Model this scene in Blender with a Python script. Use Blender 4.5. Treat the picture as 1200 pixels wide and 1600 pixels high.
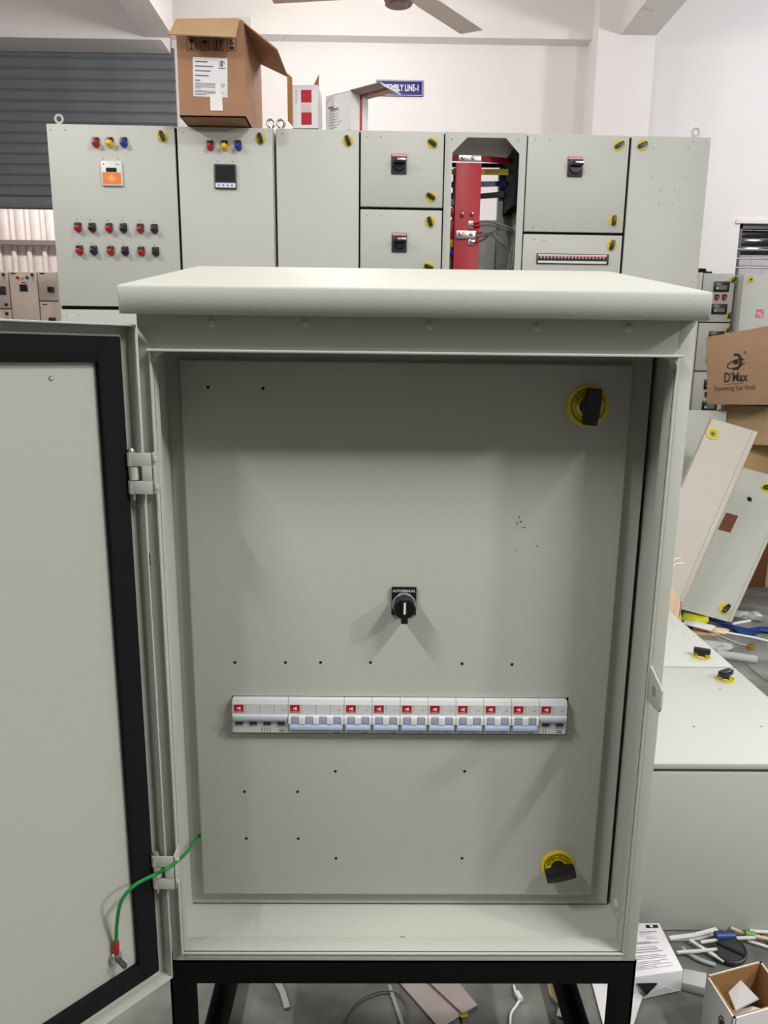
import bpy, bmesh, math, random
from mathutils import Matrix, Vector

random.seed(7)
for _o in list(bpy.data.objects):
    bpy.data.objects.remove(_o)
SC = bpy.context.scene
COL = SC.collection
PI = math.pi

# ------------------------------------------------------------------ camera
F_PX = 1150.0                      # focal length in pixels of the 1200x1600 frame
CAM_Z = 1.08
_down = Vector((-63.0, -5400.0, -F_PX)).normalized()
_fw = Vector((-12.0, (756.0 + F_PX * F_PX) / 5400.0, -F_PX))
_fw = (_fw - _down * _fw.dot(_down)).normalized()
_up = -_down
_rt = _fw.cross(_up)
ROT = Matrix((_rt, _fw, _up))      # camera space -> world
CAM = Vector((0, 0, CAM_Z))
cd = bpy.data.cameras.new('camera')
cam = bpy.data.objects.new('camera', cd)
COL.objects.link(cam)
cd.sensor_fit = 'VERTICAL'
cd.sensor_height = 24.0
cd.sensor_width = 18.0
cd.lens = F_PX / 1600.0 * 24.0
cd.clip_start = 0.02
cam.matrix_world = Matrix.Translation(CAM) @ ROT.to_4x4()
SC.camera = cam

# ------------------------------------------------------------------ world, lamps, exposure
W_ = bpy.data.worlds.new('world')
SC.world = W_
W_.use_nodes = True
W_.node_tree.nodes['Background'].inputs[0].default_value = (1.0, 0.94, 0.9, 1)
W_.node_tree.nodes['Background'].inputs[1].default_value = 1.0

def area(loc, power, sx, sy, col=(1, 0.97, 0.93), rot=(0, 0, 0)):
    l = bpy.data.lights.new('ceiling_or_fill_lamp', 'AREA')
    l.shape = 'RECTANGLE'
    l.size = sx
    l.size_y = sy
    l.energy = power
    l.color = col
    o = bpy.data.objects.new('ceiling_or_fill_lamp', l)
    o.location = loc
    o.rotation_euler = rot
    COL.objects.link(o)
    return o

def bulb(loc, power, col=(1, 0.97, 0.93), r=0.12):
    l = bpy.data.lights.new('hall_or_fill_lamp', 'POINT')
    l.energy = power
    l.color = col
    l.shadow_soft_size = r
    o = bpy.data.objects.new('hall_or_fill_lamp', l)
    o.location = loc
    COL.objects.link(o)
    return o

WARM = (1, 0.995, 0.965)
area((-1.45, -0.38, 2.92), 56, 0.07, 0.85, WARM)    # tube lights over the aisle where the photographer stands
area((1.55, -0.38, 2.92), 56, 0.07, 0.85, WARM)
bulb((3.4, -0.7, 2.95), 190, WARM)  # added fill lamp off to the right, brightens the open outer door
bulb((-2.5, 2.0, 3.0), 90, (1, 0.985, 0.95))       # lamps farther down the hall
bulb((0.3, 2.1, 3.05), 50, (1, 0.985, 0.955))
bulb((3.6, 4.3, 3.0), 88, (0.90, 0.96, 1.0))
bulb((-0.3, 5.0, 3.05), 48, (1, 0.95, 0.91))
SC.view_settings.view_transform = 'Standard'
SC.view_settings.look = 'None'
SC.view_settings.gamma = 1.0
SC.view_settings.use_curve_mapping = False
SC.view_settings.exposure = 0.0

# ------------------------------------------------------------------ placing helpers
def ray(px, py):
    return ROT @ Vector((px - 600.0, 800.0 - py, -F_PX))
def atY(px, py, y):
    r = ray(px, py)
    return CAM + r * (y / r.y)
def atZ(px, py, z):
    r = ray(px, py)
    return CAM + r * ((z - CAM_Z) / r.z)

# ------------------------------------------------------------------ materials
def S(r, g, b):
    f = lambda c: (c / 255 / 12.92) if c / 255 <= 0.04045 else ((c / 255 + 0.055) / 1.055) ** 2.4
    return (f(r), f(g), f(b))
_mats = {}
def mat(name, rgb, rough=0.5, metal=0.0, var=0.0, vscale=6.0, bump=0.0, bscale=300.0, spec=0.5,
        trans=0.0, alpha=1.0, emit=0.0, coat=0.0, rgb2=None, detail=4.0):
    if name in _mats:
        return _mats[name]
    m = bpy.data.materials.new(name)
    m.use_nodes = True
    nt = m.node_tree
    b = nt.nodes['Principled BSDF']
    b.inputs['Base Color'].default_value = (*rgb, 1)
    b.inputs['Roughness'].default_value = rough
    b.inputs['Metallic'].default_value = metal
    b.inputs['Specular IOR Level'].default_value = spec
    b.inputs['Transmission Weight'].default_value = trans
    b.inputs['Alpha'].default_value = alpha
    b.inputs['Coat Weight'].default_value = coat
    if emit:
        b.inputs['Emission Color'].default_value = (*rgb, 1)
        b.inputs['Emission Strength'].default_value = emit
    tc = nt.nodes.new('ShaderNodeTexCoord')
    if var > 0 or rgb2:
        n = nt.nodes.new('ShaderNodeTexNoise')
        n.inputs['Scale'].default_value = vscale
        n.inputs['Detail'].default_value = detail
        nt.links.new(tc.outputs['Object'], n.inputs['Vector'])
        r = nt.nodes.new('ShaderNodeValToRGB')
        r.color_ramp.elements[0].position = 0.32
        r.color_ramp.elements[1].position = 0.68
        c2 = rgb2 if rgb2 else tuple(min(1, c * (1 + var)) for c in rgb)
        c1 = rgb if rgb2 else tuple(c * (1 - var) for c in rgb)
        r.color_ramp.elements[0].color = (*c1, 1)
        r.color_ramp.elements[1].color = (*c2, 1)
        nt.links.new(n.outputs['Fac'], r.inputs['Fac'])
        nt.links.new(r.outputs['Color'], b.inputs['Base Color'])
    if bump > 0:
        n2 = nt.nodes.new('ShaderNodeTexNoise')
        n2.inputs['Scale'].default_value = bscale
        n2.inputs['Detail'].default_value = 2.0
        nt.links.new(tc.outputs['Object'], n2.inputs['Vector'])
        bp = nt.nodes.new('ShaderNodeBump')
        bp.inputs['Strength'].default_value = bump
        bp.inputs['Distance'].default_value = 0.002
        nt.links.new(n2.outputs['Fac'], bp.inputs['Height'])
        nt.links.new(bp.outputs['Normal'], b.inputs['Normal'])
    _mats[name] = m
    return m

POWDER = mat('grey_powder_coat', (0.495, 0.506, 0.455), 0.55, spec=.3, bump=0.12, bscale=420, var=0.012, vscale=3)
PANELM = mat('pale_grey_powder_coat', (0.555, 0.567, 0.528), 0.5, spec=.35, bump=0.06, bscale=300, var=0.012, vscale=3)
PINKPANEL = mat('beige_powder_coat', S(206, 190, 178), 0.5, var=0.015)
LEANM = mat('warm_grey_powder_coat', S(188, 182, 172), 0.45, var=0.02, vscale=4, bump=0.05)
BLACKPAINT = mat('black_paint', (0.0035, 0.0035, 0.0035), 0.65, bump=0.05, spec=0.12)
BLACKPL = mat('black_plastic', (0.006, 0.006, 0.007), 0.32)
DARKGREY = mat('dark_grey_plastic', (0.03, 0.032, 0.035), 0.5)
RUBBER = mat('black_rubber_gasket', (0.008, 0.008, 0.009), 0.9, spec=.2, bump=0.1, bscale=500)
YELLOW = mat('yellow_plastic', S(216, 194, 22), 0.4)
YELLOWD = mat('ochre_yellow_plastic', S(200, 170, 20), 0.45)
RED = mat('red_plastic', S(178, 20, 28), 0.3)
REDSTK = mat('red_sticker', S(172, 12, 32), 0.5)
REDBUS = mat('red_insulated_busbar', S(168, 5, 30), 0.45)
BLUEPL = mat('blue_plastic', S(20, 50, 150), 0.3)
YELLENS = mat('yellow_lens', S(250, 195, 10), 0.3)
ORANGE = mat('orange_print', S(245, 135, 50), 0.5)
WHITEPL = mat('white_plastic', (0.78, 0.78, 0.78), 0.4)
MCBW = mat('breaker_white', (0.62, 0.63, 0.63), 0.4)
MCBL = mat('breaker_lavender', S(176, 188, 214), 0.4)
MCBG = mat('breaker_blue_grey', S(158, 170, 192), 0.4)
INK = mat('black_ink', (0.012, 0.012, 0.012), 0.7)
GREYINK = mat('grey_ink', S(110, 108, 112), 0.7)
WHITEINK = mat('white_ink', (0.85, 0.85, 0.85), 0.6)
BROWNINK = mat('brown_ink', S(74, 48, 34), 0.8)
PINKINK = mat('pink_ink', S(232, 160, 165), 0.7)
ZINC = mat('zinc_metal', (0.62, 0.62, 0.62), 0.3, 0.9)
STEEL = mat('dark_steel', (0.10, 0.10, 0.10), 0.45, 0.6)
CHROME = mat('chrome', (0.8, 0.8, 0.8), 0.15, 1.0)
BRASS = mat('brass', S(205, 165, 70), 0.3, 0.8)
GREENW = mat('green_wire_insulation', S(14, 135, 55), 0.35)
CARD = mat('brown_cardboard', S(166, 124, 95), 0.85, var=0.06, vscale=9, bump=0.05, bscale=120)
CARD2 = mat('tan_cardboard', S(182, 150, 108), 0.85, var=0.05, vscale=9, bump=0.05, bscale=120)
CARDF = mat('kraft_cardboard', S(176, 146, 110), 0.85, var=0.05, vscale=9)
CARDD = mat('dark_brown_cardboard', S(112, 66, 40), 0.85, var=0.08, vscale=6)
CARDIN = mat('inner_cardboard', S(158, 118, 76), 0.9, var=0.05, vscale=9)
CREAMC = mat('cream_cardboard', S(232, 205, 170), 0.85, var=0.04, vscale=12)
PINKC = mat('pinkish_grey_board', S(190, 176, 176), 0.85, var=0.06, vscale=14)
WHITEC = mat('white_carton_board', (0.74, 0.73, 0.74), 0.6, var=0.03, vscale=10)
PAPER = mat('white_paper', (0.78, 0.77, 0.80), 0.75, var=0.02, vscale=12)
TAPE = mat('clear_packing_tape', (0.85, 0.82, 0.78), 0.12, spec=0.7)
WALLM = mat('white_distemper_wall', (0.80, 0.755, 0.75), 0.85, var=0.025, vscale=1.3, bump=0.05, bscale=60)
CEILM = mat('white_ceiling_plaster', (0.76, 0.725, 0.70), 0.9, var=0.035, vscale=1.6, bump=0.06, bscale=50)
SHUT = mat('grey_shutter_paint', S(110, 112, 117), 0.36, var=0.07, vscale=5)
CORR = mat('corrugated_sheet_white', (0.80, 0.74, 0.71), 0.5, var=0.05, vscale=7)
FLOORM = mat('floor_grout', (0.10, 0.10, 0.095), 0.9)
SLABM = mat('grey_floor_stone', (0.10, 0.104, 0.094), 0.6, rgb2=(0.23, 0.235, 0.215), vscale=9, bump=0.12, bscale=60, detail=10)
FANM = mat('brown_fan_enamel', S(150, 122, 112), 0.4)
FANB = mat('cream_fan_blade', S(226, 212, 204), 0.5)
NAVY = mat('navy_sign', S(40, 35, 115), 0.4)
BLUECL = mat('blue_plastic_sheet', S(12, 72, 160), 0.4, var=0.1, vscale=30)
LIME = mat('yellow_green_bag', S(205, 210, 40), 0.35, var=0.1, vscale=30)
CLEARP = mat('milky_plastic', (0.62, 0.63, 0.65), 0.25, alpha=0.55)
CLEARB = mat('clear_plastic_bag', (0.85, 0.85, 0.86), 0.12, alpha=0.45)
GLASSD = mat('dark_glass', (0.02, 0.02, 0.022), 0.1)
GLASS = mat('window_glass', (0.9, 0.92, 0.92), 0.08, alpha=0.25)
BRICKM = mat('pale_block', S(205, 190, 195), 0.85, var=0.04, vscale=5)
MORTAR = mat('mortar', S(160, 146, 150), 0.9)
GIRT = mat('grey_girt', S(140, 128, 122), 0.6)
LCD = mat('lcd_dark', (0.012, 0.014, 0.014), 0.45, spec=.2)
GREYCAB = mat('grey_cable', S(110, 110, 112), 0.45)
HOLE = mat('drilled_hole_dark', (0.003, 0.003, 0.003), 0.9)
FOAM = mat('grey_foam_board', S(176, 178, 176), 0.8, var=0.04)

def cracks(m, sc=.55, width=.0022):
    nt = m.node_tree
    b = nt.nodes['Principled BSDF']
    src = b.inputs['Base Color'].links[0].from_socket
    tc = nt.nodes.new('ShaderNodeTexCoord')
    n = nt.nodes.new('ShaderNodeTexNoise')
    n.inputs['Scale'].default_value = sc
    n.inputs['Detail'].default_value = 7
    n.inputs['Roughness'].default_value = .6
    nt.links.new(tc.outputs['Object'], n.inputs['Vector'])
    r = nt.nodes.new('ShaderNodeValToRGB')
    e = r.color_ramp.elements
    e[0].position, e[0].color = .5 - width, (0, 0, 0, 1)
    e[1].position, e[1].color = .5 + width, (0, 0, 0, 1)
    k = e.new(.5)
    k.color = (1, 1, 1, 1)
    nt.links.new(n.outputs['Fac'], r.inputs['Fac'])
    n2 = nt.nodes.new('ShaderNodeTexNoise')
    n2.inputs['Scale'].default_value = .9
    nt.links.new(tc.outputs['Object'], n2.inputs['Vector'])
    r2 = nt.nodes.new('ShaderNodeValToRGB')
    r2.color_ramp.elements[0].position = .52
    r2.color_ramp.elements[1].position = .60
    nt.links.new(n2.outputs['Fac'], r2.inputs['Fac'])
    mu = nt.nodes.new('ShaderNodeMath')
    mu.operation = 'MULTIPLY'
    nt.links.new(r.outputs['Color'], mu.inputs[0])
    nt.links.new(r2.outputs['Color'], mu.inputs[1])
    mx = nt.nodes.new('ShaderNodeMix')
    mx.data_type = 'RGBA'
    nt.links.new(mu.outputs[0], mx.inputs['Factor'])
    nt.links.new(src, mx.inputs['A'])
    mx.inputs['B'].default_value = (.42, .36, .33, 1)
    nt.links.new(mx.outputs['Result'], b.inputs['Base Color'])
cracks(CEILM)

# ------------------------------------------------------------------ mesh builder
class MB:
    def __init__(s):
        s.bm = bmesh.new()
    def _merge(s, t, M=None):
        if M is not None:
            t.transform(M)
        me = bpy.data.meshes.new('t')
        t.to_mesh(me)
        t.free()
        s.bm.from_mesh(me)
        bpy.data.meshes.remove(me)
        return s
    def box(s, x0, x1, y0, y1, z0, z1, bev=0.0, seg=2, M=None):
        t = bmesh.new()
        v = [t.verts.new((x, y, z)) for x in (x0, x1) for y in (y0, y1) for z in (z0, z1)]
        for f in ((0, 1, 3, 2), (4, 6, 7, 5), (0, 4, 5, 1), (2, 3, 7, 6), (0, 2, 6, 4), (1, 5, 7, 3)):
            t.faces.new([v[i] for i in f])
        if bev > 0:
            bmesh.ops.bevel(t, geom=t.edges[:], offset=bev, segments=seg, profile=0.5, affect='EDGES')
        return s._merge(t, M)
    def prism(s, pts, axis, a, b, M=None, bev=0.0):
        """extrude 2D polygon along axis (0,1,2) from a to b"""
        t = bmesh.new()
        def mk(p, h):
            q = list(p)
            q.insert(axis, h)
            return t.verts.new(q)
        A = [mk(p, a) for p in pts]
        B = [mk(p, b) for p in pts]
        t.faces.new(A)
        t.faces.new(B[::-1])
        n = len(pts)
        for i in range(n):
            t.faces.new((A[i], A[(i + 1) % n], B[(i + 1) % n], B[i]))
        bmesh.ops.recalc_face_normals(t, faces=t.faces[:])
        if bev > 0:
            bmesh.ops.bevel(t, geom=t.edges[:], offset=bev, segments=2, profile=0.5, affect='EDGES')
        return s._merge(t, M)
    def slab(s, p0, pu, pv, th, bev=0.0):
        """parallelogram p0,pu,pv thickened backwards (along -(u x v))"""
        p0, pu, pv = Vector(p0), Vector(pu), Vector(pv)
        return s.hexa([p0, pu, pu + pv - p0, pv], th, bev)
    def hexa(s, quad, th, bev=0.0):
        q = [Vector(p) for p in quad]
        n = (q[1] - q[0]).cross(q[-1] - q[0]).normalized()
        t = bmesh.new()
        A = [t.verts.new(p) for p in q]
        B = [t.verts.new(p - n * th) for p in q]
        t.faces.new(A)
        t.faces.new(B[::-1])
        k = len(q)
        for i in range(k):
            t.faces.new((A[i], A[(i + 1) % k], B[(i + 1) % k], B[i]))
        bmesh.ops.recalc_face_normals(t, faces=t.faces[:])
        if bev > 0:
            bmesh.ops.bevel(t, geom=t.edges[:], offset=bev, segments=2, profile=0.5, affect='EDGES')
        return s._merge(t)
    def cyl(s, p0, p1, r0, r1=None, n=16):
        p0, p1 = Vector(p0), Vector(p1)
        r1 = r0 if r1 is None else r1
        d = (p1 - p0).normalized()
        a = d.orthogonal().normalized()
        b = d.cross(a)
        t = bmesh.new()
        A = [t.verts.new(p0 + (a * math.cos(2 * PI * i / n) + b * math.sin(2 * PI * i / n)) * r0) for i in range(n)]
        B = [t.verts.new(p1 + (a * math.cos(2 * PI * i / n) + b * math.sin(2 * PI * i / n)) * r1) for i in range(n)]
        t.faces.new(A[::-1])
        t.faces.new(B)
        for i in range(n):
            t.faces.new((A[i], A[(i + 1) % n], B[(i + 1) % n], B[i]))
        bmesh.ops.recalc_face_normals(t, faces=t.faces[:])
        return s._merge(t)
    def lathe(s, prof, c, axis='y', n=24, sgn=-1):
        """prof: list of (r, h); revolve about the axis through c; h goes along sgn*axis"""
        c = Vector(c)
        ax = {'x': Vector((1, 0, 0)), 'y': Vector((0, 1, 0)), 'z': Vector((0, 0, 1))}[axis] * sgn
        a = ax.orthogonal().normalized()
        b = ax.cross(a)
        t = bmesh.new()
        rings = []
        for r, h in prof:
            if r < 1e-6:
                rings.append([t.verts.new(c + ax * h)])
            else:
                rings.append([t.verts.new(c + ax * h + (a * math.cos(2 * PI * i / n) + b * math.sin(2 * PI * i / n)) * r) for i in range(n)])
        for A, B in zip(rings, rings[1:]):
            for i in range(n):
                j = (i + 1) % n
                if len(A) == 1 and len(B) == 1:
                    continue
                if len(A) == 1:
                    t.faces.new((A[0], B[j], B[i]))
                elif len(B) == 1:
                    t.faces.new((A[i], A[j], B[0]))
                else:
                    t.faces.new((A[i], A[j], B[j], B[i]))
        bmesh.ops.recalc_face_normals(t, faces=t.faces[:])
        return s._merge(t)
    def tube(s, pts, r, n=8, smooth=6):
        pts = [Vector(p) for p in pts]
        if smooth and len(pts) > 2:
            q = []
            P = [pts[0] * 2 - pts[1]] + pts + [pts[-1] * 2 - pts[-2]]
            for i in range(1, len(P) - 2):
                for k in range(smooth):
                    u = k / smooth
                    a, b, c, d = P[i - 1], P[i], P[i + 1], P[i + 2]
                    q.append(0.5 * ((2 * b) + (c - a) * u + (2 * a - 5 * b + 4 * c - d) * u * u + (3 * b - a - 3 * c + d) * u ** 3))
            q.append(pts[-1])
            pts = q
        t = bmesh.new()
        rings = []
        prev = None
        for i, p in enumerate(pts):
            d = (pts[min(i + 1, len(pts) - 1)] - pts[max(i - 1, 0)]).normalized()
            a = d.orthogonal().normalized() if prev is None else (prev - d * prev.dot(d)).normalized()
            prev = a
            b = d.cross(a)
            rings.append([t.verts.new(p + (a * math.cos(2 * PI * k / n) + b * math.sin(2 * PI * k / n)) * r) for k in range(n)])
        for A, B in zip(rings, rings[1:]):
            for k in range(n):
                t.faces.new((A[k], A[(k + 1) % n], B[(k + 1) % n], B[k]))
        t.faces.new(rings[0][::-1])
        t.faces.new(rings[-1])
        bmesh.ops.recalc_face_normals(t, faces=t.faces[:])
        return s._merge(t)
    def ribbon(s, pts, w, th):
        """flat strip lying roughly horizontal, width w, thickness th"""
        pts = [Vector(p) for p in pts]
        t = bmesh.new()
        rings = []
        for i, p in enumerate(pts):
            d = (pts[min(i + 1, len(pts) - 1)] - pts[max(i - 1, 0)]).normalized()
            sd = Vector((-d.y, d.x, 0)).normalized() * (w / 2)
            up = Vector((0, 0, th))
            rings.append([t.verts.new(q) for q in (p - sd, p + sd, p + sd + up, p - sd + up)])
        for A, B in zip(rings, rings[1:]):
            for k in range(4):
                t.faces.new((A[k], A[(k + 1) % 4], B[(k + 1) % 4], B[k]))
        t.faces.new(rings[0][::-1])
        t.faces.new(rings[-1])
        bmesh.ops.recalc_face_normals(t, faces=t.faces[:])
        return s._merge(t)
    def torus(s, c, R, r, axis='y', n=24, m=8, a0=0.0, a1=2 * PI):
        c = Vector(c)
        full = abs(a1 - a0 - 2 * PI) < 1e-4
        ux, uz = {'y': (Vector((1, 0, 0)), Vector((0, 0, 1))), 'z': (Vector((1, 0, 0)), Vector((0, 1, 0))),
                  'x': (Vector((0, 1, 0)), Vector((0, 0, 1)))}[axis]
        w = ux.cross(uz)
        t = bmesh.new()
        rings = []
        for i in range(n if full else n + 1):
            a = a0 + (a1 - a0) * i / n
            e = ux * math.cos(a) + uz * math.sin(a)
            rings.append([t.verts.new(c + e * (R + r * math.cos(2 * PI * k / m)) + w * (r * math.sin(2 * PI * k / m))) for k in range(m)])
        L = len(rings)
        for i in range(L if full else L - 1):
            A, B = rings[i], rings[(i + 1) % L]
            for k in range(m):
                t.faces.new((A[k], A[(k + 1) % m], B[(k + 1) % m], B[k]))
        bmesh.ops.recalc_face_normals(t, faces=t.faces[:])
        return s._merge(t)
    def quad(s, *pts):
        s.bm.faces.new([s.bm.verts.new(p) for p in pts])
        return s
    def mesh(s, name, m, M=None):
        if M is not None:
            s.bm.transform(M)
        me = bpy.data.meshes.new(name)
        s.bm.to_mesh(me)
        s.bm.free()
        me.materials.append(m)
        for p in me.polygons:
            p.use_smooth = True
        me.set_sharp_from_angle(angle=math.radians(32))
        return me

WM = {}                                       # world matrices by object
def link(name, data, parent=None, M=None):
    o = bpy.data.objects.new(name, data)
    COL.objects.link(o)
    if parent is not None:
        o.parent = parent
    if M is not None:
        o.matrix_local = M
    WM[o] = (WM[parent] if parent is not None else Matrix()) @ (M if M is not None else Matrix())
    return o
def part(mb, name, m, parent=None, M=None, world=False):
    """link the builder as one mesh object; world=True: vertices were given in world coordinates"""
    W = None
    if world and parent is not None:
        W = (WM[parent] @ (M if M is not None else Matrix())).inverted()
    return link(name, mb.mesh(name, m, W), parent, M)
def tag(o, label, cat, group=None):
    o['label'] = label
    o['category'] = cat
    if group:
        o['group'] = group
    return o
def thing(name, label, cat, loc=(0, 0, 0), rz=0.0, group=None, M=None):
    M = M if M is not None else Matrix.Translation(Vector(loc)) @ Matrix.Rotation(rz, 4, 'Z')
    return tag(link(name, None, None, M), label, cat, group)
def solid(mb, name, m, label, cat, group=None, loc=None):
    """a thing that is one mesh; verts in world coords, origin moved to loc"""
    if loc is None:
        zs = [v.co for v in mb.bm.verts]
        loc = Vector((sum(v.x for v in zs) / len(zs), sum(v.y for v in zs) / len(zs), min(v.z for v in zs)))
    loc = Vector(loc)
    M = Matrix.Translation(loc)
    return tag(link(name, mb.mesh(name, m, M.inverted()), None, M), label, cat, group)
def struct(mb, name, m, parent=None):
    o = part(mb, name, m, parent)
    if parent is None:
        o['kind'] = 'structure'
    return o
def text_mesh(txt, size, m, align='CENTER', squeeze=1.0, extrude=0.0, bold=0.0):
    c = bpy.data.curves.new('t', 'FONT')
    c.body = txt
    c.size = size
    c.align_x = align
    c.align_y = 'CENTER'
    c.extrude = extrude
    c.offset = bold
    c.resolution_u = 3
    o = bpy.data.objects.new('t', c)
    COL.objects.link(o)
    bpy.context.view_layer.update()
    me = bpy.data.meshes.new_from_object(o.evaluated_get(bpy.context.evaluated_depsgraph_get()))
    bpy.data.objects.remove(o)
    bpy.data.curves.remove(c)
    me.transform(Matrix.Diagonal((squeeze, 1, 1, 1)))
    me.materials.clear()
    me.materials.append(m)
    return me
FRONT = Matrix(((1, 0, 0, 0), (0, 0, -1, 0), (0, 1, 0, 0), (0, 0, 0, 1)))   # text XY plane -> XZ, facing -Y
def lettering(txt, size, m, parent, pos, squeeze=1.0, align='CENTER', M=None, name='lettering', bold=0.0):
    me = text_mesh(txt, size, m, align, squeeze, bold=bold)
    return link(name, me, parent, Matrix.Translation(Vector(pos)) @ (M if M is not None else Matrix()) @ FRONT)
def lines(mb, x0, z_list, lens, y, h):
    for z, L in zip(z_list, lens):
        mb.quad((x0, y, z), (x0 + L, y, z), (x0 + L, y, z + h), (x0, y, z + h))
    return mb

# ================================================================== THE ROOM
XL, XR, YB, YF, ZC = -6.5, 7.0, 6.4, -9.0, 3.9
fl = struct(MB().box(XL - .1, XR + .1, YF - .1, YB + .05, -0.12, -0.004), 'floor', FLOORM)
sl = MB().box(-0.2985, 0.2985, -0.2985, 0.2985, -0.03, 0.0, bev=0.0015, seg=1).mesh('floor_slab', SLABM)
for i in range(9):
    for j in range(8):
        x, y = -1.35 + 0.6 * i, 0.42 + 0.6 * j
        link('floor_slab', sl, fl, Matrix.Translation((x, y, random.uniform(-0.0012, 0))) @ Matrix.Rotation(random.choice((0, 1, 2, 3)) * PI / 2, 4, 'Z'))
struct(MB().box(XL, XR, YF, YB + 2.6, ZC, ZC + .1), 'ceiling', CEILM)
struct(MB().box(XL - .15, XL, YF, YB + 2.6, 0, ZC), 'wall_left', WALLM)
struct(MB().box(XR, XR + .15, YF, YB + .2, 0, ZC), 'wall_right', WALLM)
struct(MB().box(XL - .15, XR + .15, YF - .15, YF, 0, ZC), 'wall_front', WALLM)
# back wall with the shutter opening on the left and a window on the right
WX0, WX1, WZ0, WZ1 = 2.99, 4.15, 1.05, 2.175
wb = MB()
SX1 = -1.62
wb.box(SX1, WX0, YB, YB + .2, 0, ZC)
wb.box(WX0, WX1, YB, YB + .2, 0, WZ0)
wb.box(WX0, WX1, YB, YB + .2, WZ1, ZC)
wb.box(WX1, XR + .15, YB, YB + .2, 0, ZC)
struct(wb, 'wall_back', WALLM)
struct(MB().box(1.636, 2.068, 6.1, YB, 0, ZC), 'wall_column', WALLM)
struct(MB().box(SX1, 1.636, 6.27, YB, 3.47, ZC), 'trim_1', CEILM)                 # beam on top of the centre bay
struct(MB().box(XL, SX1, 6.1, 6.36, 3.355, ZC), 'trim_2', WALLM)                  # lintel over the shutter
struct(MB().box(1.80, 2.068, YF, 6.1, 3.44, ZC), 'trim_3', CEILM)                 # ceiling beams running along the hall
struct(MB().box(-1.735, -1.53, YF, 6.1, 3.37, ZC), 'trim_4', CEILM)

# roller shutter, half raised
sh = MB()
sh.box(XL, SX1 + .02, 6.395, 6.41, 2.21, 3.4)
shut = struct(sh, 'door_1', SHUT)
prof = [(-0.008, 0), (-0.017, 0.012), (-0.017, 0.064), (-0.008, 0.078), (0, 0.078), (0, 0)]
slm = MB().prism(prof, 0, XL, SX1 + .02).mesh('shutter_slat', SHUT)
for k in range(14):
    link('shutter_slat', slm, shut, Matrix.Translation((0, 6.395, 2.305 + 0.0785 * k)))
part(MB().box(XL, SX1 + .02, 6.37, 6.395, 2.215, 2.30, bev=0.004), 'bottom_bar', SHUT, shut)

# yard behind the shutter: pale corrugated sheeting with a girt
struct(MB().box(XL - 3, 3, YB + .05, 9.2, -.1, -0.002), 'floor_outer', SLABM)
cor = MB()
pts = []
x = -7.0
P = 0.168
yc = 8.6
while x < -1.2:
    pts += [(x, yc), (x + P * .62, yc), (x + P * .70, yc - 0.034), (x + P * .92, yc - 0.034)]
    x += P
for a, b in zip(pts, pts[1:]):
    cor.quad((a[0], a[1], 0), (b[0], b[1], 0), (b[0], b[1], 3.6), (a[0], a[1], 3.6))
co = struct(cor, 'wall_outer', CORR)
md = co.modifiers.new('thickness', 'SOLIDIFY')
md.thickness = 0.004
struct(MB().box(-7, -3.02, yc - .085, yc - .036, 2.215, 2.265), 'trim_5', GIRT)
area((-3.4, 7.3, 3.7), 55, 1.2, 0.3, (1, 0.93, 0.88))  # added light in place of daylight on the sheeting, no lamp fitting

# window with grille bars and a pale block wall outside
wr = MB()
wr.box(WX0 - .0, WX0 + .035, YB + .02, YB + .08, WZ0, WZ1)
wr.box(WX1 - .035, WX1, YB + .02, YB + .08, WZ0, WZ1)
wr.box(WX0, WX1, YB + .02, YB + .08, WZ1 - .035, WZ1)
wr.box(WX0, WX1, YB + .02, YB + .08, WZ0, WZ0 + .035)
win = struct(wr, 'window_1', STEEL)
part(MB().box(WX0 + .03, WX1 - .03, YB + .10, YB + .105, WZ0 + .03, WZ1 - .03), 'pane', GLASS, win)
for k in range(3):
    part(MB().box(WX0 + .03, WX1 - .03, YB + .085, YB + .098, WZ1 - .10 - .066 * k, WZ1 - .04 - .066 * k, bev=.003), 'dark_louvre', GLASSD, win)
for k in range(14):
    zz = WZ1 - .2 - .073 * k
    if zz > WZ0 + .04:
        part(MB().cyl((WX0 - .01, YB + .012, zz), (WX1 + .01, YB + .012, zz), .007, n=8), 'grille_bar', ZINC, win)
part(MB().box(WX0 - .04, WX1 + .04, YB - .02, YB, WZ1, WZ1 + .03), 'window_head', WALLM, win)
ow = struct(MB().box(2.2, 5.4, 7.35, 7.5, 0, 3.5), 'wall_yard', MORTAR)
bk = MB().box(-.103, .103, -.012, .012, -.0705, .0705, bev=.004, seg=1).mesh('brick', BRICKM)
for r in range(11):
    for c in range(8):
        link('brick', bk, ow, Matrix.Translation((3.15 + .212 * c + (.1 if r % 2 else 0), 7.345, 1.0 + .147 * r)))
area((3.6, 6.9, 3.6), 20, 1.2, 0.2, (1, .96, .98))  # added light to brighten the block wall outside, no lamp fitting

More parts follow.
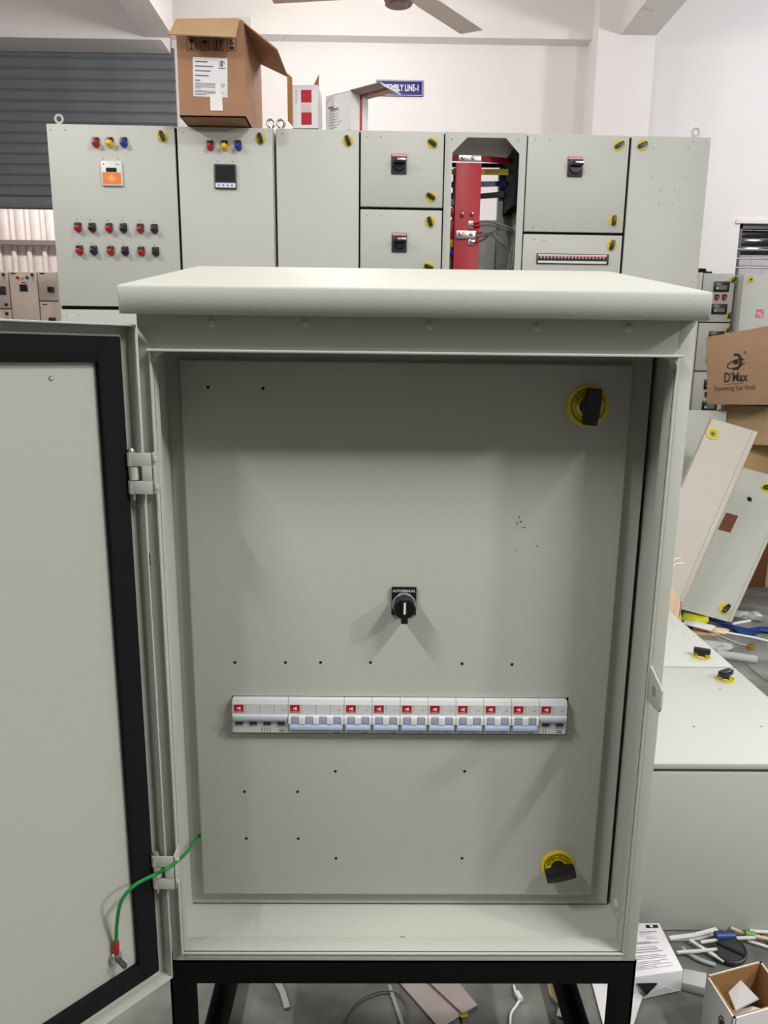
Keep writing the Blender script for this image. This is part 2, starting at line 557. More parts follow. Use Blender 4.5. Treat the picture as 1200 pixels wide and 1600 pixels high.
# wall sign
c0, c1 = atY(588, 124, 6.385), atY(661, 151, 6.385)
sgn = thing('wall_sign', 'navy blue rectangular sign reading ASSEMBLY LINE-1 on the white wall', 'sign', ((c0.x + c1.x) / 2, 6.385, (c0.z + c1.z) / 2))
sw, shh = (c1.x - c0.x) / 2, 0.058
part(MB().box(-sw, sw, 0, 0.014, -shh, shh, bev=.002), 'board', NAVY, sgn)
fr = MB()
for a in ((-sw + .004, sw - .004, shh - .008, shh - .005), (-sw + .004, sw - .004, -shh + .005, -shh + .008),
          (-sw + .004, -sw + .007, -shh + .005, shh - .005), (sw - .007, sw - .004, -shh + .005, shh - .005)):
    fr.quad((a[0], -.0006, a[2]), (a[1], -.0006, a[2]), (a[1], -.0006, a[3]), (a[0], -.0006, a[3]))
part(fr, 'border_line', WHITEINK, sgn)
lettering('ASSEMBLY LINE-1', 0.066, WHITEINK, sgn, (0, -.0012, 0), squeeze=0.61, bold=0.0012)

# ceiling fan
fan = thing('ceiling_fan', 'brown hub of a ceiling fan with pale blades above the wall sign', 'fan', (0.085, 3.7, 2.62))
part(MB().lathe([(0, -.01), (.035, -.01), (.042, 0), (.062, .0), (.068, .012), (.070, .05), (.105, .07), (.11, .11), (.06, .13), (.03, .14), (0, .14)],
                (0, 0, 0), 'z', 32, 1), 'motor_hub', FANM, fan)
part(MB().cyl((0, 0, .13), (0, 0, ZC - 2.62), .012, n=12), 'down_rod', FANM, fan)
bl = MB().hexa([(.10, -.055, .07), (.22, -.075, .066), (.60, -.068, .066), (.60, .068, .08), (.22, .06, .08), (.10, .04, .078)], .003).mesh('blade', FANB)
for k in range(3):
    link('blade', bl, fan, Matrix.Rotation(math.radians(50 + 120 * k), 4, 'Z'))

# ================================================================== SHARED SMALL HARDWARE
def lock_meshes(r):
    """meshes for a yellow quarter-turn lock, facing -Y, radius r"""
    d = MB().lathe([(0, 0), (r, 0), (r, r * .06), (r * .93, r * .10), (r * .78, r * .10), (0, r * .08)], (0, 0, 0), n=32).mesh('quarter_turn_lock', YELLOW)
    rg = MB().torus((0, -r * .105, 0), r * .80, r * .022, 'y', 32, 6).mesh('ring', INK)
    h = MB()
    h.lathe([(0, r * .05), (r * .40, r * .05), (r * .38, r * .62), (0, r * .62)], (0, 0, 0), n=24)
    h.prism([(-r * .30, -r * .86), (r * .30, -r * .86), (r * .36, -r * .3), (r * .36, r * .3), (r * .30, r * .86), (-r * .30, r * .86), (-r * .36, r * .3), (-r * .36, -r * .3)],
            1, -r * .95, -r * .42, bev=r * .05)
    hm = h.mesh('handle', BLACKPL)
    w = MB().torus((0, -r * .12, 0), r * .47, r * .06, 'y', 14, 6, PI * .98, PI * 1.5).mesh('white_arc', WHITEINK)
    return d, rg, hm, w
def arc_text(txt, R, size, a0, step, m):
    """letters along an arc, as one mesh in XZ, facing -Y"""
    bm = bmesh.new()
    a = a0
    for ch in txt:
        if ch != ' ':
            me = text_mesh(ch, size, m)
            me.transform(Matrix.Rotation(a - PI / 2, 4, 'Z') @ Matrix.Translation((0, R, 0)))
            bm.from_mesh(me)
            bpy.data.meshes.remove(me)
        a -= step
    me = bpy.data.meshes.new('lettering')
    bm.to_mesh(me)
    bm.free()
    me.materials.append(m)
    me.transform(FRONT)
    return me
LK = {}
def add_lock(parent, M, r, handle_deg, detail=False, tall=False):
    key = round(r, 4)
    if key not in LK:
        LK[key] = lock_meshes(r)
    d, rg, hm, w = LK[key]
    o = link('quarter_turn_lock', d, parent, M)
    Rh = Matrix.Rotation(math.radians(handle_deg), 4, 'Y')
    link('handle', hm, o, Rh)
    if detail:
        link('ring', rg, o)
        link('white_arc', w, o)
        k2 = ('t', key)
        if k2 not in LK:
            LK[k2] = arc_text('OPEN-CLOSE', r * .62, r * .26, math.radians(158), math.radians(15), INK)
        link('lettering', LK[k2], o, Matrix.Translation((0, -r * .125, 0)))
    else:
        link('white_arc', w, o)
    return o
RIVET = MB().cyl((0, -.0004, 0), (0, .001, 0), .0028, n=8).mesh('rivet_mark', GREYINK)
EYE = MB().torus((0, 0, .034), .019, .006, 'y', 20, 8).cyl((0, 0, 0), (0, 0, .018), .011, n=12).mesh('lifting_eye', ZINC)
EYEP = MB().torus((0, 0, .034), .019, .006, 'y', 20, 8).cyl((0, 0, 0), (0, 0, .018), .011, n=12).mesh('lifting_eye', PANELM)

# ================================================================== MAIN ENCLOSURE
X0, X1, Y0, Y1, Z0, Z1 = -0.255, 0.343, 0.81, 1.12, 0.315, 1.125
OX0, OX1, OZ0, OZ1 = -0.240, 0.3245, 0.3275, 1.081
T = 0.0025
enc = thing('outdoor_enclosure', 'large open grey outdoor electrical enclosure with sloped canopy on a black stand', 'enclosure', ((X0 + X1) / 2, (Y0 + Y1) / 2, Z0))
b = MB()
b.box(X0, X0 + T, Y0, Y1, Z0, Z1)
b.box(X1 - T, X1, Y0, Y1, Z0, Z1)
b.box(X0, X1, Y1 - T, Y1, Z0, Z1)
b.box(X0, X1, Y0, Y1, Z0, Z0 + T)
b.box(X0, X1, Y0, Y1, Z1 - T, Z1)
# front flange (four strips) and the return lip round the opening
b.box(X0, OX0, Y0 - .001, Y0 + T, Z0, Z1, bev=.001)
b.box(OX1, X1, Y0 - .001, Y0 + T, Z0, Z1, bev=.001)
b.box(OX0 - .001, OX1 + .001, Y0 - .001, Y0 + T, Z0, OZ0, bev=.001)
b.box(OX0 - .001, OX1 + .001, Y0 - .001, Y0 + T, OZ1, Z1, bev=.001)
LD = 0.025
b.box(OX0 - T, OX0, Y0 - .007, Y0 + .018, OZ0, OZ1, bev=.001)
b.box(OX1, OX1 + T, Y0 - .003, Y0 + LD, OZ0, OZ1, bev=.001)
b.box(OX0 - T, OX1 + T, Y0 - .003, Y0 + LD, OZ0 - T, OZ0, bev=.001)
b.box(OX0 - T, OX1 + T, Y0 - .016, Y0 + .012, OZ1, OZ1 + .0030, bev=.0012)
part(b, 'body', POWDER, enc, world=True)
# rounded fillet at the opening corners
for sx, xx in ((1, OX0), (-1, OX1)):
    m = MB()
    R = 0.012
    arc = [(xx + sx * R - sx * R * math.cos(a), OZ1 - R + R * math.sin(a)) for a in [PI / 2 * i / 6 for i in range(7)]]
    m.prism([(xx - sx * .001, OZ1 + .001)] + arc, 1, Y0 - .004, Y0 + .012)
    part(m, 'corner_gusset', POWDER, enc, world=True)

# canopy: sloped roof with turned-down lips
CX0, CX1, CY0, CY1 = -0.2665, 0.3475, 0.786, 1.142
zf, zb, lip = 1.1475, 1.206, 0.0285
cn = bmesh.new()
rows = {}
for nm, (xa, xb, ya, yb2) in {'o': (CX0, CX1, CY0, CY1)}.items():
    tf = [cn.verts.new(p) for p in ((xa, ya, zf), (xb, ya, zf), (xb, yb2, zb), (xa, yb2, zb))]
    bt = [cn.verts.new(p) for p in ((xa + .002, ya - .004, zf - lip), (xb - .002, ya - .004, zf - lip), (xb - .002, yb2, zb - lip), (xa + .002, yb2, zb - lip))]
cn.faces.new(tf)
for i in range(4):
    cn.faces.new((tf[i], bt[i], bt[(i + 1) % 4], tf[(i + 1) % 4]))
bmesh.ops.recalc_face_normals(cn, faces=cn.faces[:])
ed = [e for e in cn.edges if not e.is_boundary]
bmesh.ops.bevel(cn, geom=ed, offset=.0028, segments=3, profile=0.5, affect='EDGES')
m = MB()
m._merge(cn)
cano = part(m, 'canopy', POWDER, enc, world=True)
sd = cano.modifiers.new('thickness', 'SOLIDIFY')
sd.thickness = 0.0025
sd.offset = -1
for px in (330, 475, 672, 842, 985):
    p = atY(px, 501, .806)
    part(MB().lathe([(0, .004), (.003, .0035), (.005, 0), (.0045, -.006), (0, -.007)], (p.x, Y0 - .001, 1.1115), 'y', 10, -1), 'weld_bead', POWDER, enc, world=True)

# inner frame behind the inner door
FY = 0.905
ix0, ix1, iz0, iz1 = X0 + T, X1 - T - .006, Z0 + T + .003, Z1 - T
m = MB()
DX0, DX1, DZ0, DZ1 = -0.2345, 0.3085, 0.343, 1.0725
m.box(ix0, DX0 + .02, FY, FY + .002, iz0, iz1)
m.box(DX1 - .02, ix1, FY, FY + .002, iz0, iz1)
m.box(DX0 + .02, DX1 - .02, FY, FY + .002, iz0, DZ0 + .02)
m.box(DX0 + .02, DX1 - .02, FY, FY + .002, DZ1 - .02, iz1)
part(m, 'mounting_frame', POWDER, enc, world=True)
# inner door with the breaker cut-out
DY = 0.893
HX0, HX1, HZ0, HZ1 = -0.1850, 0.2572, 0.5885, 0.6425
dm = bmesh.new()
xs = [DX0, HX0, HX1, DX1]
zs = [DZ0, HZ0, HZ1, DZ1]
V = {(i, j): dm.verts.new((xs[i], DY, zs[j])) for i in range(4) for j in range(4)}
for i in range(3):
    for j in range(3):
        if (i, j) != (1, 1):
            dm.faces.new((V[i, j], V[i + 1, j], V[i + 1, j + 1], V[i, j + 1]))
back = FY - .0005
ob = [(i, 0) for i in range(4)] + [(3, j) for j in (1, 2, 3)] + [(i, 3) for i in (2, 1, 0)] + [(0, j) for j in (2, 1)]
B2 = {k: dm.verts.new((V[k].co.x, back, V[k].co.z)) for k in ob}
for k, k2 in zip(ob, ob[1:] + ob[:1]):
    dm.faces.new((V[k2], V[k], B2[k], B2[k2]))
hb = [(1, 1), (2, 1), (2, 2), (1, 2)]
H2 = {k: dm.verts.new((V[k].co.x, DY + .003, V[k].co.z)) for k in hb}
for k, k2 in zip(hb, hb[1:] + hb[:1]):
    dm.faces.new((V[k], V[k2], H2[k2], H2[k]))
bmesh.ops.recalc_face_normals(dm, faces=dm.faces[:])
oe = [e for e in dm.edges if all(abs(v.co.y - DY) < 1e-6 for v in e.verts) and (
    all(abs(v.co.x - DX0) < 1e-6 for v in e.verts) or all(abs(v.co.x - DX1) < 1e-6 for v in e.verts) or
    all(abs(v.co.z - DZ0) < 1e-6 for v in e.verts) or all(abs(v.co.z - DZ1) < 1e-6 for v in e.verts))]
oe += [e for e in dm.edges if abs(e.verts[0].co.y - e.verts[1].co.y) > .005 and
       {round(e.verts[0].co.x, 4), round(e.verts[0].co.z, 4)} & {round(DX0, 4), round(DX1, 4)} and
       any(abs(e.verts[0].co.z - q) < 1e-6 for q in (DZ0, DZ1))]
bmesh.ops.bevel(dm, geom=list(set(oe)), offset=.003, segments=3, profile=0.5, affect='EDGES')
m = MB()
m._merge(dm)
idoor = part(m, 'inner_door', POWDER, enc, world=True)
HOLEM = MB().cyl((0, -.0003, 0), (0, .002, 0), .0020, n=10).mesh('drilled_hole', HOLE)
for px, py in ((325, 605), (411, 607), (367, 1035), (446, 1035), (501, 1035), (579, 1035), (722, 1037), (800, 1038), (524, 1205), (726, 1205),
               (382, 1237), (465, 1237), (385, 1310), (466, 1310), (525, 1341), (722, 1341)):
    p = atY(px, py, DY)
    link('drilled_hole', HOLEM, idoor, WM[idoor].inverted() @ Matrix.Translation((p.x, DY, p.z)))
# dark chip marks in the paint
mk = MB()
for px, py, w, h in ((811, 808, 2, 5), (814, 815, 4, 3), (808, 817, 2, 6), (819, 824, 5, 2), (839, 853, 2, 3), (866, 829, 1.5, 1.5), (806, 860, 2, 2)):
    p = atY(px, py, DY - .0004)
    s = .0004
    mk.hexa([p + Vector((-w * s, 0, -h * s * .4)), p + Vector((w * s * .3, 0, -h * s)), p + Vector((w * s, 0, h * s * .2)), p + Vector((-w * s * .2, 0, h * s))], .0002)
part(mk, 'scuff_mark', GREYINK, idoor, world=True)['kind'] = 'stuff'
# black box behind the cut-out
part(MB().box(HX0 - .004, HX1 + .004, DY + .004, DY + .011, HZ0 - .004, HZ1 + .004), 'cutout_backing', HOLE, idoor, world=True)

# locks on the inner door
p = atY(918, 634, DY)
add_lock(enc, WM[enc].inverted() @ Matrix.Translation((p.x, DY - .0004, p.z)), 0.0255, 4, True)
p = atY(871, 1352, DY)
add_lock(enc, WM[enc].inverted() @ Matrix.Translation((p.x, DY - .0004, p.z)), 0.0235, 76, True)

# auto / manual selector switch
p = atY(631, 938, DY)
sw_ = part(MB().box(-.0158, .0158, -.004, 0, -.019, .0185, bev=.0012), 'selector_switch', BLACKPL, enc, WM[enc].inverted() @ Matrix.Translation((p.x, DY, p.z)))
lettering('AUTO/MANUAL', .0050, WHITEINK, sw_, (0, -.0043, .0137), squeeze=0.80)
part(MB().lathe([(.0150, .004), (.0150, .009), (.0142, .0105), (.0135, .0105), (.0135, .004)], (0, 0, -.003), n=32), 'bezel_ring', CHROME, sw_)
k = MB().lathe([(0, .004), (.0140, .004), (.0136, .024), (.0128, .0255), (0, .0255)], (0, 0, -.003), n=32)
k.prism([(-.0042, -.021), (.0042, -.021), (.0046, .010), (-.0046, .010)], 1, -.030, -.012, bev=.0009)
part(k, 'knob', BLACKPL, sw_)
part(MB().box(-.00125, .00125, -.0306, -.030, -.008, .007), 'pointer_mark', WHITEINK, sw_)

# circuit breakers
WIN_D = MB().box(.0042, .0136, -.0242, -.020, .0138, .0180).mesh('window', DARKGREY)
WIN_G = MB().box(.0048, .0130, -.0262, -.020, .0165, .0268, bev=.0004).mesh('window', MCBG)
SPC = MB().box(-.0042, .0042, -.0275, -.020, .0155, .0268, bev=.0007).mesh('spacer', WHITEPL)
SPH = MB().box(.0003, .0041, -.0275, -.020, .0155, .0268, bev=.0007).mesh('spacer', WHITEPL)
def breaker(poles, up):
    w = poles * .0178
    g = .00025
    prof = [(0.002, .0), (-.0175, .0), (-.0195, .0015), (-.0205, .011), (-.0235, .0185), (-.0235, .0265), (-.0205, .0285), (-.0200, .0435), (-.0150, .0490), (-.011, .0497), (0.002, .0497)]
    o = {'body': MB().prism(prof, 0, g, w - g).mesh('circuit_breaker', MCBW)}
    t = MB()
    if up:
        t.prism([(-.020, .0215), (-.0300, .0210), (-.0312, .0222), (-.0306, .0254), (-.020, .0262)], 0, .0012, w - .0012, bev=.0005)
        o['toggle'] = t.mesh('toggle', mat('breaker_lavender_grey', S(158, 166, 182), .4))
        o['window'] = (WIN_D, [i * .0178 for i in range(poles)])
    else:
        t.prism([(-.018, .0075), (-.0275, .0072), (-.0290, .0085), (-.0285, .0120), (-.0235, .0165), (-.018, .0165)], 0, .0022, w - .0022, bev=.0005)
        t.box(.0012, w - .0012, -.0222, -.018, .0050, .0175, bev=.0004)
        o['toggle'] = t.mesh('toggle', MCBL)
        o['window'] = (WIN_G, [i * .0178 for i in range(poles)])
        o['spacer'] = (SPC, [i * .0178 for i in range(1, poles)])
        o['end_spacer'] = (SPH, [0, w - .0044])
    o['red_sticker'] = MB().box(.0026, .0148, -.0207, -.0200, .0312, .0428).mesh('red_sticker', REDSTK)
    lg = MB()
    y = -.0210
    lg.prism([(.0066, .0362), (.0078, .0362), (.0078, .0388), (.0066, .0388)], 1, y, y + .0005)
    lg.prism([(.0080, .0375), (.0098, .0402), (.0098, .0348)], 1, y, y + .0005)
    lg.box(.0101, .0110, y, y + .0005, .0352, .0398)
    o['emblem'] = lg.mesh('emblem', WHITEINK)
    mk = MB()
    mk.box(w - .0078, w - .0050, -.0206, -.0200, .0352, .0360)
    yy = -.0195
    for q in range(4 if poles == 4 else 2):
        xx = w - .034 + q * .0035 if poles == 4 else .006 + q * .003
        if up:
            mk.box(xx, xx + .0007, -.0205, -.0188, .0030, .0098)
        else:
            mk.box(xx, xx + .0007, -.0196, -.0180, .0010, .0028)
    if up:
        mk.box(w - .015, w - .0035, -.0207, -.019, .0098, .0106)
        mk.box(w - .0125, w - .0048, -.0204, -.0185, .0060, .0070)
        mk.box(w - .0120, w - .0050, -.0201, -.0180, .0030, .0045)
    else:
        mk.box(w - .0125, w - .005, -.0196, -.0180, .0012, .0022)
    o['marking'] = mk.mesh('marking', GREYINK)
    jn = MB()
    for q in range(1, poles):
        jn.box(q * .0178 - .0002, q * .0178 + .0002, -.0207, -.0195, .0290, .0435)
    if poles > 1:
        o['pole_joint'] = jn.mesh('pole_joint', MCBG)
    return o
BR = {(4, True): breaker(4, True), (4, False): breaker(4, False), (2, False): breaker(2, False), (2, True): breaker(2, True)}
bx = -0.1832
small_txt = text_mesh('HAVELLS', .0026, WHITEINK)
for poles, up in [(4, True), (4, False)] + [(2, False)] * 7 + [(2, True)]:
    ms = BR[poles, up]
    o = link('circuit_breaker', ms['body'], enc, WM[enc].inverted() @ Matrix.Translation((bx, DY, .5945)) @ Matrix.Diagonal((1.022, .5, .945, 1)))
    for nm, me in ms.items():
        if isinstance(me, tuple):
            for dx_ in me[1]:
                link(nm, me[0], o, Matrix.Translation((dx_, 0, 0)))
        elif nm != 'body':
            c_ = link(nm, me, o)
            if nm in ('marking', 'pole_joint', 'emblem'):
                c_['kind'] = 'stuff'
    link('lettering', small_txt, o, Matrix.Translation((.0087, -.0212, .0329)) @ FRONT)
    bx += poles * .0178 * 1.022

# locking tab on the right flange
m = MB()
pr = []
tb = [(Y0 + .004, .727), (Y0 + .004, .692), (Y0 - .006, .681), (Y0 - .037, .684), (Y0 - .040, .690), (Y0 - .040, .711), (Y0 - .036, .714)]
m.prism(tb, 0, .3265, .3290, bev=.0004)
tab = part(m, 'locking_tab', POWDER, enc, world=True)
part(MB().cyl((.3262, Y0 - .019, .701), (.3268, Y0 - .019, .701), .0062, n=18), 'tab_hole', ZINC, tab, world=True)
# screws
part(MB().lathe([(0, .004), (.004, .0035), (.0065, 0)], (.042, Y0 + .030, Z0 + T), 'z', 12, 1), 'screw', ZINC, enc, world=True)
p = atY(964, 1327, .86)
part(MB().lathe([(0, .004), (.004, .003), (.006, 0)], (X1 - T, .862, p.z), 'x', 12, -1), 'screw', ZINC, enc, world=True)

p = atY(956, 1430, .885)
part(MB().lathe([(0, .004), (.005, .0035), (.008, 0)], (X1 - T, .885, Z0 + .022), 'x', 9, -1), 'weld_bead', POWDER, enc, world=True)
part(MB().lathe([(0, .003), (.005, .0025), (.007, 0)], (X1 - T, .872, Z0 + .012), 'x', 9, -1), 'weld_bead', POWDER, enc, world=True)

# outer door, swung open to the left
ANG = math.radians(-132.5)
HP = Vector((-0.2655, 0.8075, 0.3035))
DM = Matrix.Translation(HP) @ Matrix.Rotation(ANG, 4, 'Z')
DW, DH, SK = 0.592, 0.805, 0.020
m = MB()
m.box(0, DW, 0, .002, 0, DH)
m.box(0, .002, 0, SK, 0, DH, bev=.0008)
m.box(DW - .002, DW, 0, SK, 0, DH, bev=.0008)
m.box(0, DW, 0, SK, 0, .002, bev=.0008)
m.box(0, DW, 0, SK, DH - .002, DH, bev=.0008)
odoor = part(m, 'outer_door', POWDER, enc, WM[enc].inverted() @ DM)
g0, gw = .0125, .0265
m = MB()
m.box(g0, g0 + gw, .002, .010, g0, DH - g0, bev=.0015)
m.box(DW - g0 - gw, DW - g0, .002, .010, g0, DH - g0, bev=.0015)
m.box(g0 + gw - .001, DW - g0 - gw + .001, .002, .0098, g0, g0 + gw, bev=.0015)
m.box(g0 + gw - .001, DW - g0 - gw + .001, .002, .0098, DH - g0 - gw, DH - g0, bev=.0015)
part(m, 'gasket', RUBBER, odoor)
part(MB().lathe([(0, .0012), (.002, .001), (.003, 0)], (.085, .002, DH - .055), 'y', 12, 1), 'stud_spot', ZINC, odoor)
# earth stud on the door
su, sz = .0655, .0670
m = MB()
m.lathe([(.0055, 0), (.0055, .004), (.0032, .0045), (.0032, .024), (.0026, .025), (0, .025)], (su, .002, sz), 'y', 14, 1)
part(m, 'earth_stud', STEEL, odoor)
part(MB().lathe([(.0032, .0045), (.0064, .0045), (.0064, .0085), (.0032, .0085)], (su, .002, sz), 'y', 6, 1), 'nut', ZINC, odoor)
part(MB().lathe([(.0032, .003), (.0075, .003), (.0075, .0044), (.0032, .0044)], (su, .002, sz), 'y', 20, 1), 'washer', ZINC, odoor)
# green earth wire from the stud into the enclosure
def dpt(u, n, z):
    return DM @ Vector((u, n, z))
e0 = dpt(su, .0072, sz + .008)
e1 = dpt(su, .0085, sz + .022)
pA = atY(312, 1307, .899)
def dpx(px, py, n):
    r = ray(px, py)
    nn_ = DM.to_3x3() @ Vector((0, 1, 0))
    return CAM + r * ((HP + nn_ * n - CAM).dot(nn_) / r.dot(nn_))
wp = [e1, dpx(183, 1440, .018), dpx(190, 1407, .030), dpx(212, 1382, .036), dpx(243, 1366, .038),
      atY(266, 1354, .765), atY(290, 1334, .83), pA + Vector((-.002, 0, -.001)), pA + Vector((.018, .004, .012))]
ew = part(MB().tube(wp, .0021, 10, 8), 'earth_wire', GREENW, enc, world=True)
lg = MB().tube([e0, dpt(su, .0085, sz + .023)], .0036, 12, 0)
part(lg, 'lug_sleeve', RED, ew, world=True)

# hinges
def hinge(zc):
    y = Y0 - .0245
    hx, hr = -.2625, -.2385
    zz, h = zc - .0225, .045
    m = MB()
    # plate bent out of the flange, with the notch for the door knuckle on its left
    m.box(hx, hr, y, y + .002, zz, zz + .0145, bev=.0006)
    m.box(hx, hr, y, y + .002, zz + .0305, zz + h, bev=.0006)
    m.box(hx + .0115, hr, y, y + .002, zz + .014, zz + .031, bev=.0006)
    m.box(hr - .002, hr, y, Y0 - .002, zz, zz + h, bev=.0006)
    hg = part(m, 'hinge', POWDER, enc, world=True)
    k = MB()
    k.cyl((hx - .0005, y + .0045, zz), (hx - .0005, y + .0045, zz + .0145), .0046, n=14)
    k.cyl((hx - .0005, y + .0045, zz + .0305), (hx - .0005, y + .0045, zz + h), .0046, n=14)
    part(k, 'frame_knuckle', POWDER, hg, world=True)
    part(MB().cyl((hx + .002, y + .0045, zz + .0155), (hx + .002, y + .0045, zz + .0295), .0052, n=14), 'door_knuckle', POWDER, hg, world=True)
    part(MB().cyl((hx, y + .0045, zz - .007), (hx, y + .0045, zz + h + .001), .0022, n=10)
         .lathe([(.0040, 0), (.0040, .002), (.003, .0042), (0, .005)], (hx, y + .0045, zz + h), 'z', 14, 1), 'pin', ZINC, hg, world=True)
    for q in (.005, .035):
        part(MB().box(hr - .001, hr + .004, y + .001, y + .006, zz + q, zz + q + .006, bev=.001), 'weld_bead', POWDER, hg, world=True)
hinge(atY(232, 737, .80).z)
hinge(atY(262, 1352, .80).z)

# ================================================================== BLACK STAND
st = thing('steel_stand', 'black painted angle-iron stand carrying the open enclosure', 'stand', ((X0 + X1) / 2, (Y0 + Y1) / 2, 0))
LW = .034
lx = (-.2605, .3455)
def leg(xa, sx, ya, sy):
    m = MB()
    m.box(min(xa, xa + sx * LW), max(xa, xa + sx * LW), min(ya, ya + sy * .004), max(ya, ya + sy * .004), 0, .3145, bev=.0006)
    m.box(min(xa, xa + sx * .004), max(xa, xa + sx * .004), min(ya, ya + sy * LW), max(ya, ya + sy * LW), 0, .3145, bev=.0006)
    part(m, 'leg', BLACKPAINT, st, world=True)
for xa, sx in ((lx[0], 1), (lx[1], -1)):
    leg(xa, sx, .8105, 1)
    leg(xa, sx, 1.123, -1)
def angle_x(ya, sy, z0, z1, nm):
    m = MB()
    m.box(lx[0] + .004, lx[1] - .004, min(ya, ya + sy * .004), max(ya, ya + sy * .004), z0, z1, bev=.0006)
    m.box(lx[0] + .004, lx[1] - .004, min(ya, ya + sy * .036), max(ya, ya + sy * .036), z1 - .004, z1, bev=.0006)
    part(m, nm, BLACKPAINT, st, world=True)
angle_x(.8100, 1, .279, .3146, 'front_rail')
angle_x(1.1235, -1, .279, .3146, 'rear_rail')
for xa, sx in ((lx[0], 1), (lx[1], -1)):
    for z0 in (.279, .03):
        m = MB()
        xi = xa + sx * .004
        m.box(min(xi, xi + sx * .004), max(xi, xi + sx * .004), .815, 1.119, z0, z0 + .0353, bev=.0006)
        zt = z0 + .0353 if z0 > .1 else z0 + .004
        m.box(min(xi, xi + sx * .03), max(xi, xi + sx * .03), .811, 1.119, zt - .004, zt, bev=.0006)
        part(m, 'side_rail', BLACKPAINT, st, world=True)

# ================================================================== CONTROL PANELS BEHIND
BA = math.atan(.018)
BO = Vector((-1.517, 3.66, 0))
BM = Matrix.Translation(BO) @ Matrix.Rotation(BA, 4, 'Z')
bn = BM.to_3x3() @ Vector((0, -1, 0))
BI = BM.inverted()
def bg(px, py, off=0.0):
    """pixel -> (u, z) on the panel front plane moved off metres towards the viewer"""
    r = ray(px, py)
    d = (BO + bn * off - CAM).dot(bn) / r.dot(bn)
    q = BI @ (CAM + r * d)
    return q.x, q.z
PH = 2.098
pa = thing('control_panel', 'pale grey two-door control panel with rows of red and black push buttons', 'control panel', M=BM)
pb = thing('control_panel', 'wide pale grey switchboard with open busbar chamber and many compartment doors', 'switchboard', M=BM)
uA1 = bg(428.5, 300)[0]
uB0 = bg(431.5, 300)[0]
uE = bg(1113, 212)[0]
DT = .018
def door(p, u0, u1, z0, z1, gap=.004, name='door'):
    return part(MB().box(u0 + gap, u1 - gap, -.0, DT, z0 + gap, z1 - gap, bev=.003), name, PANELM, p)
# panel A
part(MB().box(0, uA1, DT + .003, .45, .06, PH - .001, bev=.003), 'body', PANELM, pa)
part(MB().box(.006, uA1 - .006, DT - .0005, DT + .0028, .07, PH - .008), 'seal', RUBBER, pa)
part(MB().box(.01, uA1 - .01, .03, .44, 0, .06), 'plinth', BLACKPAINT, pa)
uS = bg(279, 330)[0]
door(pa, 0, uS, 1.29, PH)
door(pa, 0, uS, .07, 1.282)
door(pa, uS + .004, uA1, .07, PH)
PIL_H = MB().box(-.015, .015, -.012, 0, -.004, .021, bev=.002).mesh('push_button', BLACKPL)
PLATE_G = PIL_H
lensp = [(.0, .036), (.008, .034), (.013, .027), (.0145, .014), (.0165, .010), (.0165, 0)]
LENS = {k: MB().lathe(lensp, (0, 0, -.006), n=16).mesh('lens', v) for k, v in (('r', RED), ('y', YELLENS), ('b', BLUEPL), ('k', BLACKPL))}
def pilot(p, px, py, c, name='push_button', sc=1.0):
    u, z = bg(px, py, .02)
    o = link(name, PIL_H, p, Matrix.Translation((u, 0, z)) @ Matrix.Scale(sc, 4))
    link('lens', LENS[c], o)
for c, px in (('r', 148), ('y', 170), ('b', 192)):
    pilot(pa, px, 221, c, 'indicator_lamp')
for c, px in (('r', 327.5), ('y', 350), ('b', 371.5)):
    pilot(pa, px, 226, c, 'indicator_lamp')
for k, px in enumerate((120, 142.5, 169, 191.5, 218, 240)):
    pilot(pa, px, 354 + k * .5, 'rk'[k % 2])
for k, px in enumerate((122.5, 145, 171.5, 194, 219.5, 242)):
    pilot(pa, px, 390 + k * .5, 'rk'[k % 2])
# meters
u, z = bg(174.5, 271, .01)
mt = part(MB().box(-.048, .048, -.012, 0, -.053, .053, bev=.003), 'power_factor_meter', WHITEPL, pa, Matrix.Translation((u, 0, z)))
part(MB().box(-.042, .042, -.0128, -.0118, -.047, .004), 'orange_keypad', ORANGE, mt)
part(MB().box(-.024, .024, -.0132, -.0118, .006, .024), 'display', LCD, mt)
m = MB()
for q in range(4):
    a = q * PI / 2
    m.lathe([(0, 0), (.007, 0)], (.011 * math.cos(a), -.0131, -.021 + .008 * math.sin(a)), n=12)
part(m, 'keys', mat('pale_orange_print', S(250, 180, 120), .5), mt)
part(MB().quad((-.036, -.0122, .036), (-.031, -.0122, .036), (-.031, -.0122, .043), (-.036, -.0122, .043)), 'red_mark', REDSTK, mt)
part(MB().quad((.02, -.0122, .037), (.036, -.0122, .037), (.036, -.0122, .040), (.02, -.0122, .040)), 'marking', GREYINK, mt)
u, z = bg(352, 275.5, .01)
mt = part(MB().box(-.050, .050, -.012, 0, -.053, .053, bev=.003), 'energy_meter', DARKGREY, pa, Matrix.Translation((u, 0, z)))
part(MB().box(-.043, .043, -.0128, -.0118, -.024, .046), 'display', LCD, mt)
part(MB().box(-.046, .046, -.0126, -.0118, -.049, -.030), 'key_strip', WHITEPL, mt)
part(MB().box(-.046, .046, -.0126, -.0118, -.030, -.025), 'blue_line', BLUEPL, mt)
m = MB()
for q in (-.03, -.01, .01, .03):
    m.box(q - .004, q + .004, -.0132, -.012, -.043, -.036)
part(m, 'keys', GREYINK, mt)
def bglock(p, px, py, deg, r=.0255):
    u, z = bg(px, py, .01)
    add_lock(p, Matrix.Translation((u, 0, z)) @ Matrix.Diagonal((1, .6, 1, 1)), r, deg)
bglock(pa, 253, 212, -20)
bglock(pa, 406.5, 215.5, -15)
